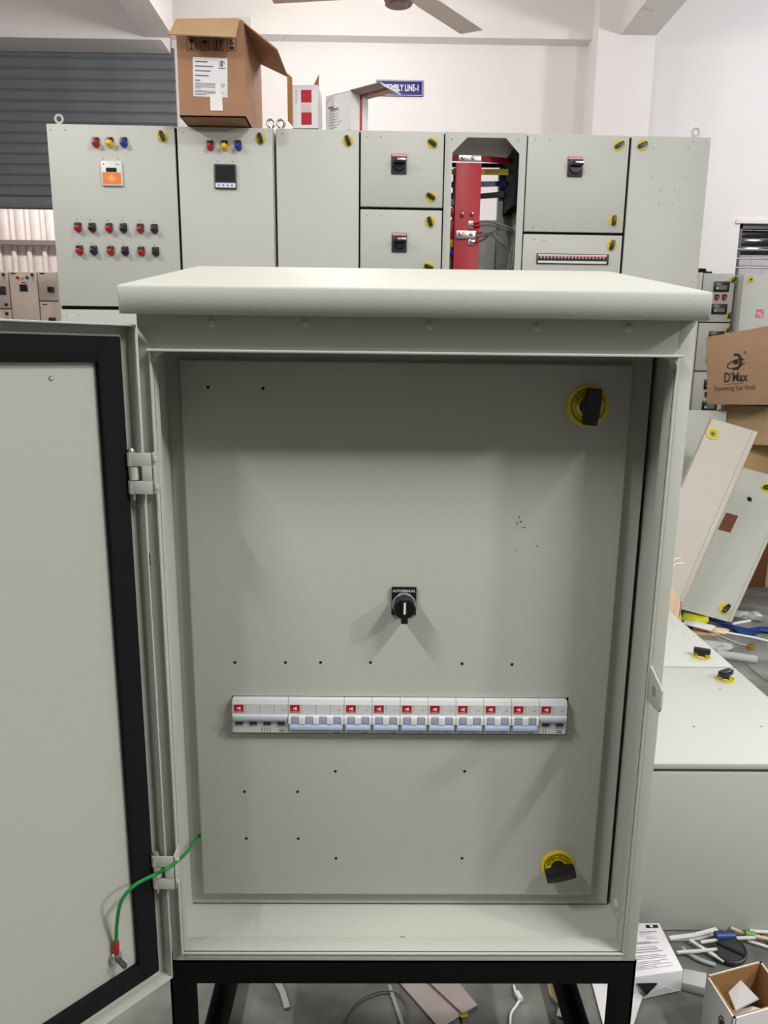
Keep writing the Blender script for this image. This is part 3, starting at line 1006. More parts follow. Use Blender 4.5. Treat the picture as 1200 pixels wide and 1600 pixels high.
for px, py in ((86, 192), (421.5, 199)):
    u, z = bg(px, py)
    link('lifting_eye', EYEP if px < 100 else EYE, pa, Matrix.Translation((u, .05, PH)) @ Matrix.Scale(.88, 4))
for px, py in ((79, 203), (101.5, 203), (286, 207), (162, 248), (184, 248), (340, 251), (363, 252), (119.5, 343), (141.5, 343.5), (169, 344), (190.5, 344.5), (217.5, 345), (239, 345.5),
               (123, 380), (144, 380.5), (172, 381), (193, 381.5), (219.5, 382), (241.5, 382.5), (104, 492), (124, 492.5)):
    u, z = bg(px, py)
    link('rivet_mark', RIVET, pa, Matrix.Translation((u, 0, z)))

# panel B: bodies left and right of the busbar chamber
uC0, uC1 = bg(697, 300)[0], bg(819, 300)[0]
uP = bg(562, 300)[0]
uR = bg(979, 300)[0]
m = MB()
m.box(uB0, uC0, DT + .003, .45, .06, PH - .001, bev=.003)
m.box(uC1, uE, DT + .003, .45, .06, PH - .001, bev=.003)
m.box(uC0 - .01, uC1 + .01, DT + .003, .45, PH - .004, PH - .001)
m.box(uC0 - .01, uC1 + .01, DT + .003, .45, .06, .10)
part(m, 'body', PANELM, pb)
sb = MB()
sb.box(uB0 + .006, uC0 - .006, DT - .0005, DT + .0028, .07, PH - .008)
sb.box(uC1 + .006, uE - .006, DT - .0005, DT + .0028, .07, PH - .008)
part(sb, 'seal', RUBBER, pb)
part(MB().box(uB0 + .01, uE - .01, .03, .44, 0, .06), 'plinth', BLACKPAINT, pb)
z1 = bg(628, 325)[1]
z2 = bg(895, 364)[1]
zz2 = bg(628, 440)[1]
door(pb, uB0, uP, .07, PH)
door(pb, uP, uC0 - .012, z1, PH)
door(pb, uP, uC0 - .012, zz2, z1 - .004)
door(pb, uP, uC0 - .012, .07, zz2 - .004)
door(pb, uC1 + .004, uR, z2, PH)
zz3 = z2 - .32
door(pb, uC1 + .004, uR, zz3, z2 - .004)
door(pb, uC1 + .004, uR, .07, zz3 - .004)
door(pb, uR + .004, uE, .07, PH)
# chamber front frame with clipped corners
a0, zt = bg(731, 214)
a1, _ = bg(791, 215)
o0, zch = bg(707, 238)
o1, _ = bg(812, 240)
m = MB()
m.prism([(uC0 - .010, .07), (o0, .07), (o0, zch), (a0, zt), (a1, zt), (o1, zch), (o1, .07), (uC1 + .002, .07), (uC1 + .002, PH - .002), (uC0 - .010, PH - .002)], 1, .004, .010)
m.box(uC0 - .010, uC0 - .006, -.004, .010, .07, PH - .002)
part(m, 'chamber_frame', PANELM, pb)
part(MB().box(uC0 + .0, uC1 - .0, .42, .432, .10, bg(770, 312)[1] * 1 - .02), 'chamber_back_plate', PANELM, pb)
m = MB()
m.box(uC1 - .045, uC1 - .002, .016, .42, zch - .22, PH - .05)
part(m, 'dark_liner', BLACKPAINT, pb)
# busbars
def bar(px0, py0, px1, py1, off, th, mtl, nm):
    u0, zA = bg(px0, py0, -off)
    u1, zB = bg(px1, py1, -off)
    if py1 > 460:                       # risers run down to the chamber floor
        zB = .10
    part(MB().box(min(u0, u1), max(u0, u1), off, off + th, min(zA, zB), max(zA, zB), bev=.002), nm, mtl, pb)
def skew(pxa, ya0, ya1, offa, pxb, yb0, yb1, offb, th, mtl, nm):
    q = []
    for px, py, of in ((pxa, ya1, offa), (pxb, yb1, offb), (pxb, yb0, offb), (pxa, ya0, offa)):
        u, z = bg(px, py, -of)
        q.append((u, of, z))
    part(MB().hexa(q, th), nm, mtl, pb)
bar(713, 254, 745, 470, .06, .03, REDBUS, 'red_busbar')
for (pa_, a0_, a1_, fa, pb_, b0_, b1_, fb), mt_ in (((704, 242, 251, .12, 752, 243, 252, .12), REDBUS), ((752, 243, 252, .12, 815, 249, 258, .20), REDBUS),
                                                ((704, 264, 272, .20, 778, 264, 273, .20), YELLOWD), ((778, 264, 273, .20, 815, 264, 274, .16), YELLOW),
                                                ((704, 284, 293, .26, 778, 283, 291, .26), BLUEPL), ((778, 283, 291, .26, 815, 281, 291, .20), BLUEPL),
                                                ((704, 301, 311, .30, 745, 303, 311, .30), BLACKPL), ((745, 303, 311, .30, 815, 296, 306, .26), BLACKPL),
                                                ((704, 254, 261, .36, 815, 256, 262, .36), BLACKPL)):
    skew(pa_, a0_, a1_, fa, pb_, b0_, b1_, fb, .008, mt_, 'cross_busbar')
bar(709, 262, 714, 470, .22, .02, mat('olive_busbar', S(96, 82, 20), .6), 'yellow_riser')
bar(781, 262, 803, 470, .30, .05, mat('grey_post_paint', S(120, 122, 120), .5, var=.15, vscale=14), 'support_post')
for a in ((717, 242, 752, 252, .05), (713, 360, 744, 373, .05), (732, 345, 740, 357, .052), (732, 374, 742, 383, .052)):
    bar(a[0], a[1], a[2], a[3], a[4], .012, ZINC, 'link_plate')
m = MB()
for px, py in ((722, 334), (738, 334), (723, 247), (739, 247), (719, 366), (736, 366), (736.5, 351), (736.5, 378)):
    u, z = bg(px, py, -.05)
    m.lathe([(0, .012), (.006, .011), (.010, .004), (.010, 0)], (u, .052, z), n=6)
part(m, 'bolts', CHROME, pb)
for k, pts in enumerate((((740, 348), (762, 346), (785, 352), (803, 362), (806, 400), (800, 430)), ((740, 353), (765, 352), (788, 358), (803, 366), (803, 400), (797, 430)),
                         ((744, 364), (765, 363), (785, 356), (800, 368), (799, 400), (793, 430)), ((744, 369), (768, 366), (782, 378), (795, 392), (796, 410), (791, 430)),
                         ((741, 380), (756, 374), (772, 360), (796, 357), (807, 372), (807, 430)))):
    w = []
    for i, (px, py) in enumerate(pts):
        of = .045 + .012 * k * (i > 0) + .02 * (i > 2)
        u, z = bg(px, py, -of)
        w.append((u, of, z))
    cb = part(MB().tube(w, .0046 if k != 3 else .008, 8, 6), 'grey_cable', GREYCAB, pb)
    if k != 3:
        v0, v1 = Vector(w[0]), Vector(w[1])
        part(MB().tube([v0, v0.lerp(v1, .45)], .0058, 8, 0), 'red_sleeve', RED, cb)
for a, c in (((704, 325, 711, 338), REDBUS), ((703, 346, 710, 372), REDBUS), ((702, 374, 708, 386), YELLOWD), ((701, 390, 707, 400), BLUEPL), ((704, 311, 710, 322), GREYCAB)):
    bar(*a, .09, .02, c, 'busbar_stub')
bglock(pb, 543.5, 219, -20)
bglock(pb, 676, 222.5, -55)
bglock(pb, 673.5, 306.5, -60)
bglock(pb, 672, 346, -20)
bglock(pb, 670, 417, -70)
bglock(pb, 968.5, 226, 60)
bglock(pb, 960, 344, 5)
bglock(pb, 957, 382.5, 15)
bglock(pb, 1004.5, 226, 65)
def isolator(px, py, p=pb):
    u, z = bg(px, py, .01)
    o = part(MB().box(-.036, .036, -.010, 0, -.044, .044, bev=.004), 'rotary_isolator', DARKGREY, p, Matrix.Translation((u, 0, z)))
    part(MB().box(-.034, .034, -.0108, -.0098, .031, .042), 'red_strip', PINKINK, o)
    part(MB().lathe([(0, .022), (.026, .021), (.030, .010)], (0, 0, -.004), n=24), 'dial', BLACKPL, o)
    part(MB().box(-.028, .030, -.046, -.018, -.002, .016, bev=.004), 'handle', mat('black_gloss_handle', (.03, .03, .03), .15), o)
    part(MB().box(-.010, .030, -.0475, -.0455, .006, .015, bev=.0008), 'silver_mark', ZINC, o)
isolator(623.5, 255.5)
isolator(624, 378.5)
isolator(899, 260)
# small breaker row in the lower right compartment
u0, zt = bg(838.5, 396)
u1, zb_ = bg(950, 414)
rw = part(MB().box(u0, u1, -.006, 0, zb_, zt, bev=.001), 'breaker_row_frame', DARKGREY, pb)
part(MB().box(u0 + .006, u1 - .012, -.009, -.004, zb_ + .004, zt - .004), 'breaker_fronts', WHITEPL, rw)
part(MB().box(u0 + .006, u1 - .012, -.0096, -.005, zt - .016, zt - .008), 'pink_stripe', PINKINK, rw)
tg = MB()
tg.box(u0 + .006, u1 - .014, -.012, -.006, zb_ + .016, zb_ + .024)
nn = 20
for i in range(nn):
    uu = u0 + .012 + (u1 - u0 - .03) * i / (nn - 1)
    tg.box(uu - .0045, uu + .0045, -.016, -.006, zb_ + .018, zb_ + .034, bev=.001)
part(tg, 'toggles', BLACKPL, rw)
for px in (437.5, 1094):
    u, z = bg(px, 206)
    link('lifting_eye', EYE if px < 600 else EYEP, pb, Matrix.Translation((u, .05, PH)) @ Matrix.Scale(.88, 4))
for px, py in ((441, 209), (573, 214), (595, 214), (573, 336), (595, 337), (706, 217), (810, 219), (837, 218), (859, 218), (850, 376), (835, 374), (833, 356),
               (1021, 232), (1083, 222), (1104, 222), (1076, 233), (1018, 277), (1071, 278), (1032, 297), (1054, 297), (1030, 320), (1052, 320)):
    u, z = bg(px, py)
    link('rivet_mark', RIVET, pb, Matrix.Translation((u, 0, z)))

# ================================================================== CARTONS ON TOP OF THE PANELS
def carton_walls(mb, x0, x1, y0, y1, z0, z1, t=.005):
    mb.box(x0, x1, y0, y0 + t, z0, z1)
    mb.box(x0, x1, y1 - t, y1, z0, z1)
    mb.box(x0, x0 + t, y0 + t, y1 - t, z0, z1)
    mb.box(x1 - t, x1, y0 + t, y1 - t, z0, z1)
    mb.box(x0, x1, y0, y1, z0, z0 + t)
    return mb
PT = PH + .001
cx0, cx1 = -.876, -.585
cb = thing('cardboard_carton', 'open brown cardboard carton with white label standing on the two-door panel', 'box', ((cx0 + cx1) / 2, 3.75, PT))
hw = (cx1 - cx0) / 2
cy0, cy1 = 3.545 - 3.75, 3.545 - 3.75 + .50
ch = atY(325, 31, 3.545).z - PT
part(carton_walls(MB(), -hw, hw, cy0, cy1, 0, ch), 'body', CARD, cb)
# flaps
def loc_(px, py, y):
    return WM[cb].inverted() @ atY(px, py, y)
part(MB().hexa([loc_(263, 53, 3.44), loc_(368, 57.5, 3.44), loc_(374, 28, 3.543), loc_(275, 29, 3.543)], .005), 'front_flap', CARDF, cb)
part(MB().hexa([loc_(376, 30, 3.55), loc_(433, 76, 3.56), loc_(450, 119, 3.98), loc_(406, 98, 4.03)], .005), 'side_flap', CARD, cb)
lb = part(MB().box(-.075, .075, -.0012, 0, -.078, .078, bev=.0004), 'address_label', PAPER, cb, Matrix.Translation((loc_(328.5, 121, 3.545).x, cy0, loc_(328.5, 121, 3.545).z)) @ Matrix.Rotation(math.radians(1.5), 4, 'Y'))
m = MB()
lines(m, -.066, (.058, .040, .022, .003, -.016), (.055, .080, .068, .060, .022), -.0016, .005)
lines(m, -.066, (-.026, -.031, -.036, -.041, -.046, -.056, -.061, -.066, -.071), (.13, .13, .125, .10, .025, .085, .13, .10, .05), -.0016, .0022)
part(m, 'printed_lines', GREYINK, lb)
m = MB().torus((.052, -.0014, .056), .011, .0015, 'y', 16, 6, 0, PI * 1.6)
m.box(.047, .056, -.0018, -.0012, .046, .064)
m.box(.035, .068, -.0018, -.0012, .036, .040)
part(m, 'emblem', GREYINK, lb)
zt_a, zt_b, zt_c = (loc_(332, q_, 3.545).z for q_ in (173, 147, 131))
tp = part(MB().box(-.027, .027, -.0012, 0, zt_a, zt_b), 'packing_tape', TAPE, cb, Matrix.Translation((.018, cy0 - .0013, 0)))
part(MB().box(-.002, .022, -.0012, 0, zt_b, zt_c), 'tape_end', TAPE, tp)
# handling symbols
for q, gx in enumerate((-.082, -.024, .036, .092)):
    m = MB()
    w, h = .020, .027
    for a in ((-w, w, h - .002, h), (-w, w, -h, -h + .002), (-w, -w + .002, -h, h), (w - .002, w, -h, h)):
        m.quad((a[0], 0, a[2]), (a[1], 0, a[2]), (a[1], 0, a[3]), (a[0], 0, a[3]))
    if q == 0:
        m.quad((-.013, 0, .019), (-.004, 0, .002), (.004, 0, .002), (.013, 0, .019))
        m.quad((-.0015, 0, .004), (-.0015, 0, -.018), (.0015, 0, -.018), (.0015, 0, .004))
        m.quad((-.009, 0, -.021), (.009, 0, -.021), (.006, 0, -.017), (-.006, 0, -.017))
    elif q == 1:
        m.quad((-.015, 0, .003), (-.009, 0, .013), (0, 0, .018), (0, 0, .003))
        m.quad((0, 0, .003), (0, 0, .018), (.009, 0, .013), (.015, 0, .003))
        m.quad((-.001, 0, -.02), (.001, 0, -.02), (.001, 0, .004), (-.001, 0, .004))
    elif q == 2:
        for s in (-.008, .008):
            m.quad((s - .002, 0, -.016), (s + .002, 0, -.016), (s + .002, 0, .012), (s - .002, 0, .012))
            m.quad((s - .005, 0, .008), (s + .005, 0, .008), (s + .0005, 0, .02), (s - .0005, 0, .02))
        m.quad((-.014, 0, -.021), (.014, 0, -.021), (.014, 0, -.018), (-.014, 0, -.018))
    else:
        m.quad((-.010, 0, -.020), (.010, 0, -.020), (.010, 0, -.008), (-.010, 0, -.008))
    o = part(m, 'handling_symbol', INK, cb, Matrix.Translation((gx, cy0 - .0008, loc_(325, 69, 3.545).z)))
    if q == 3:
        lettering('6', .034, INK, o, (0, -.0002, .008), bold=.001)
# white board behind the carton
solid(MB().hexa([(-.84, 4.06, PT), (-.665, 4.06, PT), (-.635, 4.10, PT + .62), (-.76, 4.10, PT + .62)], .006), 'packing_board',
      WHITEC, 'white packing board sticking up behind the open brown carton', 'board')

# white and red carton with open ends
q0, q1 = atY(457, 196, 3.70), atY(497, 196, 3.70)
wbx = thing('small_carton', 'small white carton with two red squares standing beside the lifting eyes', 'box', ((q0.x + q1.x) / 2, 3.70, PT), rz=math.radians(-3))
w = (q1.x - q0.x) / 2
hh = .185
part(carton_walls(MB(), -w, w, 0, .16, .002, hh, .003), 'body', WHITEC, wbx)
part(MB().hexa([(-w, 0.0, .012), (-w - .020, -.012, .03), (-w - .020, -.01, hh + .045), (-w, 0, hh + .03)], .003), 'left_flap', CARDIN, wbx)
part(MB().hexa([(w - .028, .03, hh), (w, .03, hh), (w + .004, .02, hh + .052), (w - .002, .02, hh + .042)], .003), 'right_flap', CARDIN, wbx)
for z0 in (.018, .112):
    part(MB().box(-.018, .030, -.0012, 0, z0, z0 + .052), 'red_square', REDSTK, wbx)
m = MB()
lines(m, -.018, [.074 + .0075 * i for i in range(5)], (.046, .046, .044, .046, .046), -.0008, .003)
for k_ in range(5):
    m.torus((-.040, -.0008, .112 + .012 * k_), .004, .0008, 'y', 10, 4)
part(m, 'printed_lines', PINKINK, wbx)

# white carton lying with open lid
q0, q1 = atY(507, 199, 3.70), atY(547, 199, 3.70)
wc = thing('small_carton', 'white carton with its lid flap open lying on the wide switchboard', 'box', (q1.x, 3.70, PT), rz=math.radians(-35))
L, Dp, hh = .143, .14, .165
m = MB()
t = .003
m.box(-L, 0, 0, t, 0, hh)
m.box(-L, 0, Dp - t, Dp, 0, hh)
m.box(-L, 0, 0, Dp, 0, t)
m.prism([(-L, 0), (-L, hh * .82), (-L + .045, hh), (-L + .045, hh - t), (-L + t, hh * .80), (-L + t, 0)], 1, 0, Dp)
m.box(-L + .045, 0, 0, Dp, hh - t, hh)
part(m, 'body', WHITEC, wc)
part(MB().box(-.003, .0015, .002, Dp, 0, hh - .002), 'end_panel', WHITEC, wc)
part(MB().box(.0015, .0022, .072, .092, 0, hh - .002), 'red_stripe', REDSTK, wc)
lid = part(MB().hexa([(0, 0, hh), (0, Dp, hh), (.165, Dp, hh + .004), (.165, 0, hh + .004)], .003), 'lid_flap', mat('grey_board_inside', S(158, 144, 132), .85), wc)
part(MB().hexa([(0, .075, hh - .0035), (0, .095, hh - .0035), (.165, .095, hh + .0005), (.165, .075, hh + .0005)], .0006), 'red_stripe', REDSTK, lid)
part(MB().hexa([(.165, 0, hh + .005), (.165, Dp, hh + .005), (.188, Dp, hh - .016), (.188, 0, hh - .016)], .003), 'tuck_flap', WHITEC, lid)
m = MB()
lines(m, -L + .02, [.02 + .012 * i for i in range(7)], (.05, .06, .075, .055, .06, .05, .06), -.0006, .0022)
part(m, 'printed_lines', GREYINK, wc)
part(MB().box(-L + .015, -L + .045, -.0008, 0, .108, .114), 'red_print', REDSTK, wc)
part(MB().box(-L + .025, -L + .075, -.0008, 0, .098, .105), 'dark_print', GREYINK, wc)

# ================================================================== PANELS ON THE FAR RIGHT
CYY = 4.6
cl, cr = atY(1091, 425, CYY).x, atY(1149.5, 425, CYY).x
ctop = atY(1125, 426, CYY).z
pc = thing('meter_panel', 'cream metering panel with stacked black meters behind the cardboard boxes', 'control panel', (cl, CYY, 0))
w = cr - cl
part(MB().box(0, w, .02, .45, 0, ctop - .002, bev=.003), 'body', PANELM, pc)
part(MB().box(.006, w - .004, .0165, .0202, .06, ctop - .01), 'seal', STEEL, pc)
part(MB().box(0, .030, 0, .017, .06, ctop, bev=.002), 'side_cover', PANELM, pc)
zs_ = [ctop, atY(1125, 504, CYY).z, atY(1090, 580, CYY).z, atY(1080, 655, CYY).z, .06]
for za, zb2 in zip(zs_, zs_[1:]):
    part(MB().box(.036, w, 0, .017, zb2 + .004, za - .004, bev=.002), 'door', PANELM, pc)
LENSS = MB().lathe([(0, .016), (.010, .015), (.013, .008), (.013, 0)], (0, 0, 0), n=12).mesh('lens', RED)
for dz in (0, atY(1125, 426, CYY).z - atY(1120, 504, CYY).z, 2 * (atY(1125, 426, CYY).z - atY(1120, 504, CYY).z) + .0):
    for px, py in ((1127, 448), (1123.5, 483)):
        q = atY(px, py, CYY)
        o = part(MB().box(-.046, .046, -.010, 0, -.030, .030, bev=.003), 'meter', BLACKPL, pc, Matrix.Translation((q.x - cl, 0, q.z - dz)))
        part(MB().box(-.030, .030, -.0108, -.0098, -.018, .006), 'display', mat('grey_display', S(120, 122, 126), .2), o)
        part(MB().lathe([(0, .001), (.006, .0005)], (-.028, -.0105, -.010), n=10), 'button', WHITEPL, o)
    for px in (1119.5, 1131.5):
        q = atY(px, 465, CYY)
        o = part(MB().box(-.013, .013, -.008, 0, -.002, .018), 'push_button', BLACKPL, pc, Matrix.Translation((q.x - cl, 0, q.z - dz)))
        link('lens', LENSS, o, Matrix.Translation((0, 0, -.004)))
    for px, py, dg in ((1146, 437, 30), (1139, 493, 10)):
        q = atY(px, py, CYY)
        add_lock(pc, Matrix.Translation((q.x - cl, 0, q.z - dz)), .020, dg)
solid(MB().box(cl + .0, cl + .075, CYY + .05, CYY + .17, ctop, ctop + .030, bev=.012).box(cl - .01, cl + .10, CYY + .03, CYY + .18, ctop, ctop + .010, bev=.004),
      'dark_bundle', RUBBER, 'low black bundle lying on top of the cream metering panel', 'bundle')
DYY = 4.53
dl = atY(1161.5, 430, DYY).x
dtop = atY(1180, 428, DYY).z
pd = thing('plain_panel', 'plain cream panel with yellow lock and red sticker at the right edge', 'control panel', (dl, DYY, 0))
part(MB().box(0, .60, .018, .40, 0, dtop - .002, bev=.003), 'body', PANELM, pd)
part(MB().box(.004, .596, 0, .017, .04, dtop - .004, bev=.003), 'door', PANELM, pd)
q = atY(1173, 437, DYY)
o = part(MB().lathe([(0, .003), (.018, .003), (.018, 0)], (q.x - dl, 0, q.z), n=20), 'quarter_turn_lock', YELLOW, pd)
part(MB().lathe([(0, .006), (.006, .006), (.006, 0)], (q.x - dl, 0, q.z), n=12), 'lock_core', BLACKPL, o)
q = atY(1187, 490, DYY)
o = part(MB().box(-.023, .023, -.0012, 0, -.024, .024), 'red_sticker', mat('pinkish_red_sticker', S(222, 92, 110), .6), pd, Matrix.Translation((q.x - dl, 0, q.z)))
m = MB()
for i in range(5):
    for j in range(4):
        if random.random() < .6:
            m.quad((-.019 + .0078 * i, -.0016, -.02 + .01 * j), (-.014 + .0078 * i, -.0016, -.02 + .01 * j), (-.014 + .0078 * i, -.0016, -.013 + .01 * j), (-.019 + .0078 * i, -.0016, -.013 + .01 * j))
part(m, 'sticker_print', WHITEINK, o)

# beige panel in the yard, far left
EY = 7.3
el, er = atY(-55, 424, EY).x, atY(88, 424, EY).x
etop = atY(40, 424, EY).z
pe = thing('beige_panel', 'beige control panel standing in the yard below the raised shutter', 'control panel', (el, EY, 0))
w = er - el
part(MB().box(0, w, .02, .5, 0, etop, bev=.003), 'body', PINKPANEL, pe)
part(MB().box(.006, w - .006, .0165, .0202, .05, etop - .008), 'seal', mat('brown_seal', S(120, 100, 95), .8), pe)
us = [0, atY(14, 440, EY).x - el, atY(58.5, 440, EY).x - el, w]
def edoor(u0, u1, z0, z1):
    part(MB().box(u0 + .005, u1 - .005, 0, .017, z0 + .005, z1 - .005, bev=.002), 'door', PINKPANEL, pe)
zl = atY(10, 482.5, EY).z
zr = atY(80, 470.5, EY).z
edoor(us[0], us[1], zl, etop)
edoor(us[0], us[1], .05, zl)
edoor(us[1], us[2], .05, etop)
edoor(us[2], us[3], zr, etop)
edoor(us[2], us[3], .05, zr)
def epart(px0, px1, py0, py1, m_, nm, th=.015):
    a, b_ = atY(px0, py1, EY), atY(px1, py0, EY)
    part(MB().box(a.x - el, b_.x - el, -th, 0, a.z, b_.z, bev=.003), nm, m_, pe)
epart(32, 43, 444.5, 455.5, BLACKPL, 'energy_meter')
epart(-2, 9, 447.5, 460.5, DARKGREY, 'energy_meter')
epart(77, 85, 448.5, 456.5, BLACKPL, 'rotary_isolator', .04)
epart(79, 87.5, 455.5 + 41, 463.5 + 41, BLACKPL, 'rotary_isolator', .04)
for a in ((17, 24, 426.5, 428.5), (34, 40.5, 441, 442.5), (62, 70, 426.5, 428.5), (66.5, 74, 475, 476.5)):
    epart(*a, INK, 'name_plate', .003)
for px, py, c in ((28, 434, RED), (35.5, 434, YELLENS), (43, 434, BLUEPL), (51, 429.5, BLACKPL), (6, 429, BLACKPL), (10.5, 476, BLACKPL), (11.5, 490, BLACKPL)):
    epart(px - 1.8, px + 1.8, py - 2, py + 2, c, 'indicator_lamp', .02)

# ================================================================== RIGHT: PANEL LYING ON ITS BACK
LX0, LX1, LY0, LY1 = .262, .866, 1.214, 2.03
lp = thing('lying_panel', 'grey two-door panel lying on its back on the floor beside the open enclosure', 'control panel', ((LX0 + LX1) / 2, (LY0 + LY1) / 2, 0))
part(MB().box(LX0, LX1, LY0, LY1, .001, .338, bev=.003), 'body', PANELM, lp, world=True)
part(MB().box(LX0 + .01, LX1 - .01, LY0 + .012, LY1 - .012, .338, .3455), 'seal', RUBBER, lp, world=True)
part(MB().box(LX0, LX1, LY0 - .002, 1.6385, .3455, .3575, bev=.0025), 'door', PANELM, lp, world=True)
part(MB().box(LX0, LX1, 1.6445, LY1, .3455, .3575, bev=.0025), 'door', PANELM, lp, world=True)
FL = Matrix.Rotation(-PI / 2, 4, 'X')        # lock facing -Y -> facing +Z
for px, py, dg, detail in ((1096, 1026, 115, True), (1133, 1061, 60, True)):
    q = atZ(px, py, .3577)
    add_lock(lp, WM[lp].inverted() @ Matrix.Translation((q.x, q.y, .3577)) @ FL, .0225, dg, detail)
for px, py in ((1084, 1135), (1189, 1135), (1052, 975), (1067, 990), (1084, 993), (1125, 1077)):
    q = atZ(px, py, .3577)
    link('rivet_mark', RIVET, lp, WM[lp].inverted() @ Matrix.Translation((q.x, q.y, .3576)) @ FL @ Matrix.Scale(.8, 4))

# ================================================================== RIGHT: LEANING SHEETS AND CARTONS
def lean(label, TL, TR, BR_, th, m_, rim):
    TL, TR, BR_ = Vector(TL), Vector(TR), Vector(BR_)
    BL = TL + BR_ - TR
    o = thing('cover_plate', label, 'panel door', BR_, group=None)
    u = (TR - TL).normalized()
    v = (TL - BL).normalized()
    n = u.cross(v).normalized()
    # local frame: x along width, z along height, y into the back, origin bottom-left
    Ml = Matrix(((u.x, -n.x, v.x, BL.x), (u.y, -n.y, v.y, BL.y), (u.z, -n.z, v.z, BL.z), (0, 0, 0, 1)))
    return o, Ml, (TR - TL).length, (TL - BL).length
TL, TR, B1 = atY(1112, 653, 3.12), atY(1185, 674.5, 3.10), atZ(1048, 992, 0.003)
o, Ml, w, h = lean('pale narrow panel door with yellow lock disc leaning before the cardboard boxes', TL, TR, B1, .016, LEANM, True)
part(MB().box(0, w, 0, .003, 0, h, M=Ml).box(w - .003, w, 0, .022, 0, h, M=Ml).box(0, .003, 0, .022, 0, h, M=Ml).box(0, w, 0, .022, h - .003, h, M=Ml).box(0, w, 0, .022, 0, .003, M=Ml), 'panel', LEANM, o, world=True)
part(MB().box(w - .024, w - .002, -.004, 0, 0.0, h - .004, bev=.0015, M=Ml), 'edge_fold', LEANM, o, world=True)
lkM = WM[o].inverted() @ Ml @ Matrix.Translation((.030, 0, h - .070))
lk = part(MB().lathe([(0, .004), (.008, .004), (.019, .005), (.025, .003), (.025, 0)], (0, 0, 0), n=28), 'quarter_turn_lock', YELLOW, o, lkM)
part(MB().lathe([(0, .006), (.008, .006), (.008, 0)], (0, 0, 0), n=16), 'lock_core', BLACKPL, lk)
part(MB().torus((0, -.0046, 0), .0135, .0011, 'y', 24, 6), 'ring', INK, lk)
# second leaning door with cut-outs
TR2, TL2, B2_ = atY(1243, 752, 3.33), atY(1118, 718, 3.36), atZ(1143, 973, 0.003)
o, Ml, w, h = lean('grey panel door with rectangular cut-out and two locks leaning against boxes', TL2, TR2, B2_, .016, POWDER, True)
part(MB().box(0, w, 0, .003, 0, h, M=Ml).box(w - .003, w, 0, .022, 0, h, M=Ml).box(0, .003, 0, .022, 0, h, M=Ml).box(0, w, 0, .022, h - .003, h, M=Ml), 'panel', POWDER, o, world=True)
part(MB().box(w - .016, w - .002, -.004, 0, 0.0, h - .004, bev=.0015, M=Ml), 'edge_fold', POWDER, o, world=True)
def onplane(px, py, M_):
    r = ray(px, py)
    n = M_.to_3x3() @ Vector((0, 1, 0))
    q = CAM + r * ((M_.translation - CAM).dot(n) / r.dot(n))
    return M_.inverted() @ q
q = onplane(1138, 816, Ml)
part(MB().box(q.x - .028, q.x + .028, -.0006, .001, q.z - .052, q.z + .048, M=Ml), 'cutout_window', CARDD, o, world=True)
q = onplane(1171, 780, Ml)
part(MB().lathe([(0, .0006), (.012, .0006)], (0, 0, 0), n=18), 'hole', HOLE, o, WM[o].inverted() @ Ml @ Matrix.Translation((q.x, 0, q.z)))
for px, py, dg in ((1197, 763, 60), (1132, 952, 20)):
    q = onplane(px, py, Ml)
    add_lock(o, WM[o].inverted() @ Ml @ Matrix.Translation((q.x, 0, q.z)), .024, dg)
# grey sheet standing behind
q0, q1 = atY(1060, 641, 3.385), atY(1136, 641, 3.385)
solid(MB().box(q0.x, q1.x, 3.385, 3.400, 0, q0.z, bev=.001), 'metal_sheet', POWDER, 'grey metal sheet standing upright behind the leaning panel doors', 'sheet')
# carton stack
bx0 = q1.x + .004
c4 = thing('cardboard_carton', 'dark brown carton at the floor behind the leaning panel doors', 'box', (bx0 + .3, 3.62, 0))
part(MB().box(bx0, bx0 + .62, 3.40, 3.85, 0, .47, bev=.004), 'body', CARDD, c4, world=True)
part(MB().box(bx0 + .28, bx0 + .34, 3.3988, 3.4, .0, .47), 'packing_tape', CARD2, c4, world=True)
zt3 = atY(1170, 693, 3.42).z
c3 = thing('cardboard_carton', 'tan carton between the dark brown carton and the pale brown one', 'box', (bx0 + .3, 3.62, .471))
part(MB().box(bx0 + .02, bx0 + .60, 3.42, 3.84, .471, zt3, bev=.004), 'body', CARD2, c3, world=True)
part(MB().box(bx0 + .05, bx0 + .13, 3.4190, 3.42, zt3 - .045, zt3 - .03), 'printed_line', BROWNINK, c3, world=True)
zt2 = atY(1170, 633, 3.42).z
c2 = thing('cardboard_carton', 'flat brown carton directly under the tilted printed carton', 'box', (bx0, 3.43, zt3 + .001), rz=math.radians(-27))
part(MB().box(0, .45, 0, .28, 0, zt2 - zt3 - .001, bev=.004), 'body', CARDF, c2)
TLx, TRx, BLx = atY(1097, 526, 3.36), atY(1193, 508, 3.36), atY(1105, 634, 3.36)
u = (TRx - TLx)
wd = u.length
tilt = math.atan2(u.z, u.x)
hd = (TLx - BLx).length
corner = Vector((BLx.x, 3.36, zt2 + .004))
c1 = thing('cardboard_carton', 'tilted brown carton printed with a black emblem on top of the stack', 'box', M=Matrix.Translation(corner) @ Matrix.Rotation(math.radians(-27), 4, 'Z') @ Matrix.Rotation(math.radians(-.6), 4, 'Y'))
sh_ = [(-.040, hd), (wd - .040 + .02, hd + .055), (wd + .02, 0), (0, 0)]
part(MB().prism([(-.030, hd - .012), (wd - .03, hd + .040), (wd + .012, .006), (0, 0)], 1, 0, .30, bev=.003), 'body', mat('greyish_brown_cardboard', S(158, 127, 98), .85, var=.05, vscale=9), c1)
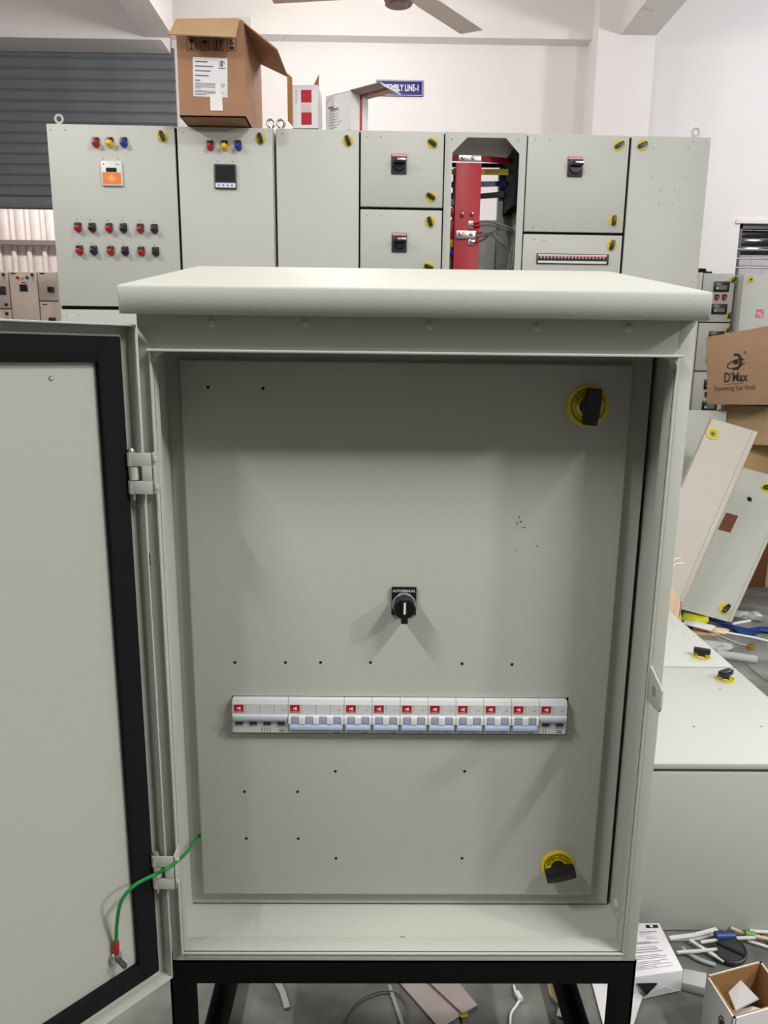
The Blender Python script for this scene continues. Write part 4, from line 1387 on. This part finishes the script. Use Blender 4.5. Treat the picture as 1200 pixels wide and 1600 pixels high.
part(MB().hexa([(wd - .03, 0, hd + .040), (wd - .03, .30, hd + .040), (wd + .10, .30, hd - .03), (wd + .10, .0, hd - .03)], .004), 'top_flap', CARD2, c1)
em = Vector((wd * .37, -.0012, hd * .60))
m = MB()
m.torus((em.x + .002, 0, em.z + .012), .034, .0040, 'y', 20, 6, math.radians(-20), math.radians(140))
m2 = [(em.x - .012, em.z + .042), (em.x + .010, em.z + .040), (em.x + .024, em.z + .020), (em.x + .024, em.z - .010), (em.x + .012, em.z - .030), (em.x - .012, em.z - .032),
      (em.x - .012, em.z - .022), (em.x + .006, em.z - .020), (em.x + .012, em.z - .004), (em.x + .012, em.z + .014), (em.x + .004, em.z + .030), (em.x - .012, em.z + .030)]
m = MB().prism(m2, 1, -.0012, -.0002)
m.lathe([(0, .0014), (.011, .0014)], (em.x - .001, 0, em.z + .004), n=16)
# tilted orbit swoosh
sw2 = []
for i in range(33):
    a = math.radians(20 + 320 * i / 32)
    ex, ez = .036 * math.cos(a), .016 * math.sin(a)
    ca, sa = math.cos(math.radians(22)), math.sin(math.radians(22))
    sw2.append((em.x + ex * ca - ez * sa, -.0008, em.z - .004 + ex * sa + ez * ca))
m.tube(sw2, .0022, 6, 0)
part(m, 'emblem', INK, c1)
lettering('®', .018, INK, c1, (em.x + .032, -.0012, em.z + .044))
Rt = Matrix.Rotation(math.radians(-3.5), 4, 'Y')
lettering("D'Max", .058, INK, c1, (em.x + .004, -.0012, em.z - .064), squeeze=.62, M=Rt, bold=.0012)
part(MB().quad((em.x - .034, -.0012, em.z - .0945), (em.x + .040, -.0012, em.z - .0895), (em.x + .040, -.0012, em.z - .088), (em.x - .034, -.0012, em.z - .093)), 'printed_line', BROWNINK, c1)
lettering('Empowering Your World', .032, BROWNINK, c1, (em.x + .004, -.0012, em.z - .110), squeeze=.50, M=Rt)

# ================================================================== FLOOR LITTER, RIGHT MIDDLE
def zpt(px, py, z=0.002):
    return atZ(px, py, z)
ob_ = thing('paper_carton', 'cream flattened carton with a red stripe standing by the lying panel', 'box', zpt(1062, 985, 0))
q = [zpt(1048, 990, .003), atY(1069, 972, 2.80), atY(1065, 930, 2.86), atY(1050, 915, 2.87)]
q = [atY(1040, 985, 2.62), atY(1069, 984, 2.66), atY(1062, 936, 2.70), atY(1052, 921, 2.70), atY(1040, 915, 2.70)]
zmin = min(v.z for v in q)
part(MB().hexa([v - Vector((0, 0, max(0, zmin - .002) if i < 2 else 0)) for i, v in enumerate(q)], .012), 'panel', CREAMC, ob_, world=True)
s0, s1 = atY(1056.5, 962, 2.655), atY(1062.5, 938, 2.685)
part(MB().tube([s0 + Vector((0, -.02, -.04)), s1 + Vector((0, -.012, 0))], .0016, 6, 0), 'red_stripe', REDSTK, ob_, world=True)
for k_, (pts_, lab) in enumerate((([(1052, 877), (1058, 873.5), (1064, 873)], 'white loose wire end curling in front of the leaning panel'), ([(1052, 885), (1060, 881), (1069, 880.5)], 'second white wire end just below the upper one at the leaning panel'))):
    w = [atY(px, py, 2.62 - .04 * k_) for px, py in pts_]
    pre = [atZ(1024 - 12 * k_, 1020, .004), atY(1040 - 6 * k_, 905 + 8 * k_, 2.60 - .03 * k_)]
    solid(MB().tube(pre + w, .0035, 6, 5), 'loose_wire', WHITEPL, lab, 'wire')
# blue plastic sheet strip
bp = [zpt(1084, 953), zpt(1096, 963), zpt(1115, 971), zpt(1140, 981), zpt(1160, 984), zpt(1178, 979), zpt(1200, 982), zpt(1225, 988)]
m = MB()
rows_ = []
t_ = bmesh.new()
for i, p in enumerate(bp):
    wv = .030 + .006 * math.sin(i * 2.1)
    rr = []
    for j in range(5):
        f = j / 4
        rr.append(t_.verts.new((p.x + .01 * math.sin(i + j), p.y - .045 - wv + 2 * wv * f, .006 + .024 * math.sin(f * PI) * (0.6 + .4 * math.sin(i * 1.7 + j)) + .004 * (i % 2))))
    rows_.append(rr)
for A, B in zip(rows_, rows_[1:]):
    for j in range(4):
        t_.faces.new((A[j], B[j], B[j + 1], A[j + 1]))
bmesh.ops.solidify(t_, geom=t_.faces[:], thickness=.003)
m._merge(t_)
solid(m, 'plastic_sheet', BLUECL, 'crumpled strip of blue plastic sheet on the floor by leaning doors', 'plastic sheet')
# lime bag
def crumple(c, rx, ry, rz, seed, n=10):
    rnd = random.Random(seed)
    t = bmesh.new()
    bmesh.ops.create_icosphere(t, subdivisions=2, radius=1)
    for v in t.verts:
        k = 1 + rnd.uniform(-.28, .28)
        v.co = Vector((c[0] + v.co.x * rx * k, c[1] + v.co.y * ry * k, max(.002, c[2] + v.co.z * rz * k)))
    mb = MB()
    mb._merge(t)
    return mb
q = zpt(1083, 968, .012)
solid(crumple(q, .055, .05, .022, 3), 'plastic_bag', LIME, 'crumpled yellow-green plastic bag on floor beside the blue sheet', 'bag')
for k_, (pts_, lab, z) in enumerate((([(1066, 974), (1072, 967), (1118, 978), (1112, 985)], 'flattened white carton piece lying over another board by the lying panel', .020),
                                  ([(1082, 982), (1090, 976), (1142, 983), (1134, 990)], 'flattened carton piece with cream edge under the white board', .004),
                                  ([(1062, 990), (1075, 985), (1125, 990), (1118, 993)], 'narrow board scrap poking out from below the flattened cartons', .001))):
    q = [atZ(px, py, z) for px, py in pts_]
    solid(MB().hexa(q, .004) if (q[1] - q[0]).cross(q[-1] - q[0]).z > 0 else MB().hexa(q[::-1], .004), 'cardboard_scrap', (WHITEC, CREAMC, CARD2)[k_], lab, 'cardboard')
solid(MB().tube([zpt(1120, 1022, .012), zpt(1183, 1031, .012)], .016, 12, 0), 'plastic_tube', CLEARP, 'milky plastic tube offcut lying on the floor beside the lying panel', 'tube')
solid(crumple(zpt(1116, 1009, .012), .06, .04, .014, 5), 'plastic_bag', CLEARP, 'milky crumpled plastic bag behind the milky tube offcut', 'bag')
solid(MB().tube([zpt(1132, 988, .004), zpt(1160, 993, .004), zpt(1185, 998, .004), zpt(1215, 1006, .004)], .005, 8), 'cable_offcut', WHITEC, 'thick cream cable offcut running to the right edge of floor', 'cable')
solid(MB().tube([zpt(1120, 992, .003), zpt(1140, 1000, .003), zpt(1155, 1006, .003), zpt(1168, 1009, .004)], .003, 8), 'cable_offcut', PINKC, 'thin grey cable offcut ending at the brass nut', 'cable')
q = zpt(1173, 1013, 0.001)
solid(MB().lathe([(.006, 0), (.013, 0), (.013, .016), (.006, .016), (.006, 0)], q, 'z', 6, 1), 'brass_nut', BRASS, 'small brass nut lying on the floor among cable offcuts', 'nut')
solid(crumple(zpt(1180, 964, .015), .030, .026, .024, 8), 'plastic_cup', CLEARP, 'clear crumpled plastic cup beside the blue sheet near dark carton', 'cup')
solid(crumple(zpt(1160, 961, .012), .04, .03, .016, 9), 'plastic_wrap', CLEARB, 'clear plastic wrap crumpled at the foot of the dark carton', 'plastic')
solid(MB().tube([zpt(1145, 975, .004), zpt(1172, 970, .004)], .006, 8, 0), 'plastic_strip', WHITEPL, 'short white plastic strip in front of the dark carton', 'strip')

# ================================================================== FLOOR LITTER, LOWER RIGHT
# white carton with printed sheet
zt = .045
pq = [atZ(990, 1527, zt), atZ(1068, 1516, zt), atZ(1030, 1442, zt), atZ(985, 1442, zt)]
pq[2].y = min(pq[2].y, 1.205); pq[3].y = min(pq[3].y, 1.205)
wc2 = thing('printed_carton', 'white flat carton printed with grey text lying next to the stand leg', 'box', (sum(p.x for p in pq) / 4, sum(p.y for p in pq) / 4, 0))
part(MB().hexa(pq, zt - .002, bev=.0015), 'body', PAPER, wc2, world=True)
def q2(u, v):
    a = pq[0].lerp(pq[1], u)
    b_ = pq[3].lerp(pq[2], u)
    p = a.lerp(b_, v)
    return Vector((p.x, p.y, zt + .0006))
def band(mb, u0, u1, v0, v1):
    mb.quad(q2(u0, v0), q2(u1, v0), q2(u1, v1), q2(u0, v1))
m = MB()
for v, u0, u1, h in ((.80, .25, .78, .012), (.765, .25, .55, .006), (.72, .3, .36, .006), (.70, .42, .62, .006), (.665, .42, .75, .007), (.60, .12, .5, .012), (.575, .12, .72, .012), (.50, .10, .62, .008),
                     (.455, .08, .66, .012), (.41, .08, .75, .010), (.345, .08, .62, .008), (.315, .08, .8, .007), (.285, .08, .76, .007), (.235, .07, .78, .007), (.205, .07, .6, .007), (.17, .07, .82, .007), (.14, .07, .5, .007), (.11, .07, .85, .006)):
    band(m, u0, u1, v, v + h)
part(m, 'printed_lines', GREYINK, wc2, world=True)
m = MB()
band(m, .50, .90, .885, .955)
lgx = part(m, 'black_emblem', INK, wc2, world=True)
m = MB()
p = q2(.68, .92)
m.box(p.x - .0025, p.x + .0025, p.y - .0025, p.y + .0025, zt + .0006, zt + .0011)
part(m, 'white_emblem', WHITEINK, lgx, world=True)
# torn open end
fA, fB = pq[0] + Vector((.006, -.001, -.012)), pq[1] + Vector((-.03, -.001, -.016))
part(MB().hexa([fA, fA + Vector((.018, -.002, -.022)), fA.lerp(fB, .75) + Vector((0, -.002, -.004))], .001), 'torn_opening', HOLE, wc2, world=True)
part(MB().hexa([fA + Vector((.010, -.002, -.030)), fB + Vector((.022, -.004, -.022)), fB + Vector((-.004, -.010, -.006)), fA.lerp(fB, .5) + Vector((0, -.006, -.014))], .001), 'end_flap', PAPER, wc2, world=True)

# open white carton, brown inside
A_, B_, C_, D_ = atZ(1104, 1524, .12), atZ(1147, 1592, .12), atZ(1190, 1493, .13), None
oc = thing('open_carton', 'open white carton with brown inside holding a clear plastic bag', 'box', (A_.x + .08, A_.y - .03, 0))
A_.z = B_.z = .12
C_.z = .12
A_ = Vector((A_.x, A_.y, .12))
e1_ = C_ - A_
D_ = B_ + e1_
t = .004
def wallq(p, q, nm, extra=0, ex0=0):
    p0, q0 = Vector((p.x, p.y, .002)), Vector((q.x, q.y, .002))
    pt, qt = Vector((p.x, p.y, .12 + ex0)), Vector((q.x, q.y, .12 + extra))
    out = part(MB().hexa([p0, q0, qt, pt], t * .5), nm, WHITEC, oc, world=True)
    n = (q0 - p0).cross(pt - p0).normalized()
    part(MB().hexa([p0 - n * t * .5, q0 - n * t * .5, qt - n * t * .5, pt - n * t * .5], t * .5), 'lining', CARDIN, out, world=True)
wallq(A_, B_, 'left_wall')
wallq(B_, D_, 'front_wall')
wallq(D_, C_, 'right_wall')
wallq(C_, A_, 'back_wall')
part(MB().hexa([Vector((p.x, p.y, .005)) for p in (A_, B_, D_, C_)], .003), 'bottom', CARDIN, oc, world=True)
# inner flap folded inside the left wall
nin = (B_ - A_).normalized()
lt = Vector((e1_.x, e1_.y, 0)).normalized()
part(MB().hexa([A_ + nin * .02 + lt * .006, B_ - nin * .005 + lt * .006, B_ - nin * .01 + lt * .022 + Vector((0, 0, -.05)), A_ + nin * .03 + lt * .022 + Vector((0, 0, -.05))], .003), 'inner_flap', CARDIN, oc, world=True)
# printed marks on the left wall
dz = Vector((0, 0, 1))
nrm = -lt
def lw(u, h):
    return A_.lerp(B_, u) + nrm * .0010 + dz * (h - .12)
m = MB()
for u0, u1, h0, h1 in ((.52, .72, .055, .060), (.55, .80, .046, .050), (.5, .6, .038, .041), (.62, .85, .036, .039), (.55, .7, .028, .030)):
    m.quad(lw(u0, h0), lw(u1, h0), lw(u1, h1), lw(u0, h1))
for k_ in range(12):
    a = 2 * PI * k_ / 12
    m.tube([lw(.66 + .09 * math.cos(a), .083 + .013 * math.sin(a)), lw(.66 + .09 * math.cos(a + .4), .083 + .013 * math.sin(a + .4))], .0008, 5, 0)
m.quad(lw(.60, .078), lw(.70, .078), lw(.72, .090), lw(.62, .090))
part(m, 'printed_marks', INK, oc, world=True)
bgc = (A_ + D_) / 2 + lt * .005
bag = thing('plastic_bag', 'clear plastic bag with white sheet inside the open white carton', 'bag', (bgc.x, bgc.y, .006))
f0 = atZ(1165, 1535, .125)
qd = [atZ(1139, 1552, .100), atZ(1158, 1533, .112), atZ(1186, 1562, .105), atZ(1150, 1580, .095)]
part(MB().hexa(qd, .003), 'folded_top', CLEARB, bag, world=True)
part(crumple(((qd[0].x + qd[2].x) / 2 + .01, (qd[0].y + qd[2].y) / 2 - .012, .055), .034, .026, .036, 12), 'bag_body', mat('white_poly_bag', (.8, .8, .82), .3), bag, world=True)

def strip(pts, w, m_, lab, z=.003, th=.003, name='plastic_strip', cat='strip'):
    return solid(MB().ribbon([atZ(px, py, z) for px, py in pts], w, th), name, m_, lab, cat)
strip([(1046, 1467), (1085, 1462), (1120, 1453)], .008, WHITEPL, 'white plastic strip rising towards the grey panel front, farthest of the litter', .012)
strip([(1045, 1469), (1090, 1467), (1135, 1457)], .006, WHITEPL, 'white plastic strip running under the blue sleeve piece', .004)
strip([(1095, 1473), (1140, 1467), (1180, 1466)], .005, WHITEPL, 'thin white plastic strip passing just behind the black cap', .016)
strip([(1078, 1470), (1105, 1487), (1131, 1503)], .0065, WHITEPL, 'white plastic strip slanting down to the open white carton', .008)
strip([(1058, 1489), (1090, 1487), (1120, 1484)], .005, WHITEC, 'short white strip crossing over the slanting strip', .013)
solid(MB().tube([atZ(px, py, .006) for px, py in ((1066, 1481), (1072, 1487), (1092, 1499), (1118, 1508))], .0035, 8), 'cable_offcut', FOAM, 'bent grey cable offcut in front of the white strips', 'cable')
solid(MB().tube([atZ(px, py, .010) for px, py in ((1142, 1450), (1165, 1459), (1200, 1467), (1225, 1474))], .0032, 8), 'cable_tie_rod', CREAMC, 'cream plastic rod carrying a green clip at the right', 'rod')
q = atZ(1171, 1460, .012)
solid(MB().tube([q + Vector((-.008, 0, .002)), q + Vector((.008, -.004, .002))], .0065, 12, 0), 'green_clip', mat('green_plastic', S(110, 165, 80), .4), 'small green plastic clip on the cream rod', 'clip')
strip([(1168, 1471), (1200, 1481), (1225, 1490)], .005, WHITEPL, 'white strip between the black cap and the right edge', .003)
strip([(1172, 1456), (1200, 1457), (1225, 1458)], .006, WHITEPL, 'white strip behind the cream rod against the grey panel', .002)
q0_, q1_ = atZ(1118, 1463, .02), atZ(1147, 1462, .02)
solid(MB().tube([q0_, q1_], .009, 14, 0), 'blue_sleeve', mat('navy_blue_plastic', S(42, 62, 118), .4), 'short dark blue plastic sleeve lying on the white strips', 'sleeve')
# black cap, tipped
cp = atZ(1141, 1485, .014)
Mc = Matrix.Translation(cp) @ Matrix.Rotation(math.radians(7), 4, 'X') @ Matrix.Rotation(math.radians(-8), 4, 'Y') @ Matrix.Scale(.80, 4)
cap = thing('round_cap', 'round black plastic cap with a ridge lying among white strips', 'cap', M=Mc)
part(MB().lathe([(0, -.006), (.034, -.006), (.036, -.004), (.036, .004), (.033, .006), (.029, .003), (0, .003)], (0, 0, 0), 'z', 32, 1), 'disc', DARKGREY, cap)
part(MB().box(-.030, .030, -.003, .003, .002, .007, bev=.001, M=Matrix.Rotation(math.radians(-38), 4, 'Z')), 'ridge', BLACKPL, cap)
q = [atZ(1066, 1535, .018), atZ(1103, 1544, .018), atZ(1104, 1520, .018), atZ(1068, 1513, .018)]
solid(MB().hexa(q, .017, bev=.001), 'foam_block', FOAM, 'pale grey foam block between printed carton and open carton', 'foam')

# ================================================================== FLOOR LITTER UNDER THE STAND
def sheet(pts, m_, lab, name='paper_sheet', cat='paper', z=.002, th=.0015):
    q = [atZ(px, py, z + (dz_ if len(rest) else 0)) for px, py, *rest in pts for dz_ in [rest[0] if rest else 0]]
    if (q[1] - q[0]).cross(q[-1] - q[0]).z < 0:
        q = q[::-1]
    return solid(MB().hexa(q, th), name, m_, lab, cat)
pk = sheet([(620, 1530), (712, 1530), (746, 1570), (700, 1598), (690, 1610)], PINKC, 'pinkish flattened carton lying on floor under the middle of stand', 'cardboard_scrap', 'cardboard', .003, .002)
sheet([(666, 1530), (712, 1530), (746, 1570), (722, 1582)], PINKC, 'upper folded flap resting on the pinkish flattened carton', 'cardboard_flap', 'cardboard', .008, .002)
sheet([(716, 1586), (728, 1580), (732, 1587), (722, 1590)], YELLOWD, 'tiny ochre scrap peeping out from the pinkish carton', 'paper_scrap', 'scrap', .003)
solid(MB().tube([atZ(px, py, .004) for px, py in ((528, 1615), (540, 1590), (556, 1567), (580, 1553), (605, 1548), (625, 1554), (636, 1570), (637, 1590), (632, 1612))], .0016, 6), 'loose_wire', GREYCAB, 'thin grey wire looped on the floor under the stand', 'wire')
strip([(608, 1540), (618, 1570), (630, 1605)], .006, FOAM, 'narrow grey strip crossing the wire loop under the stand', .002, .002)
strip([(430, 1530), (441, 1550), (449, 1576)], .010, FOAM, 'bent pale strip under the left part of the stand', .002, .003)
solid(MB().tube([atZ(px, py, .004) for px, py in ((803, 1540), (806, 1552), (812, 1560), (806, 1572), (798, 1585), (797, 1612))], .0022, 6), 'loose_wire', WHITEPL, 'thin white twisted wire on lit floor under the stand', 'wire')
solid(MB().tube([atZ(807, 1551, .006), atZ(814, 1562, .006)], .005, 8, 0), 'wire_connector', WHITEPL, 'small white connector on the twisted wire under the stand', 'connector')
cq = [(855, 1530), (884, 1530), (884, 1573), (868, 1563), (858, 1552)]
sheet(cq, CREAMC, 'cream carton piece tucked behind the right side rail', 'cardboard_scrap', 'cardboard', .012, .003)
sheet([(872, 1575), (890, 1577), (888, 1592), (869, 1586)], PAPER, 'small white paper scrap in front of the cream piece', 'paper_scrap', 'scrap', .003)
solid(MB().tube([atZ(px, py, .006) for px, py in ((884, 1592), (892, 1586), (900, 1592), (906, 1588), (909, 1602), (896, 1606))], .0035, 6), 'black_wire', BLACKPL, 'tangle of black wire beside the right side rail', 'wire')
sheet([(922, 1525), (952, 1525), (958, 1605), (942, 1600)], PAPER, 'white paper sheet seen between right rail and front leg', 'paper_sheet', 'paper', .003)
sheet([(985, 1545), (1004, 1556), (985, 1615), (960, 1615)], PAPER, 'white paper folder standing out right of the front leg', 'paper_sheet', 'paper', .010, .006)
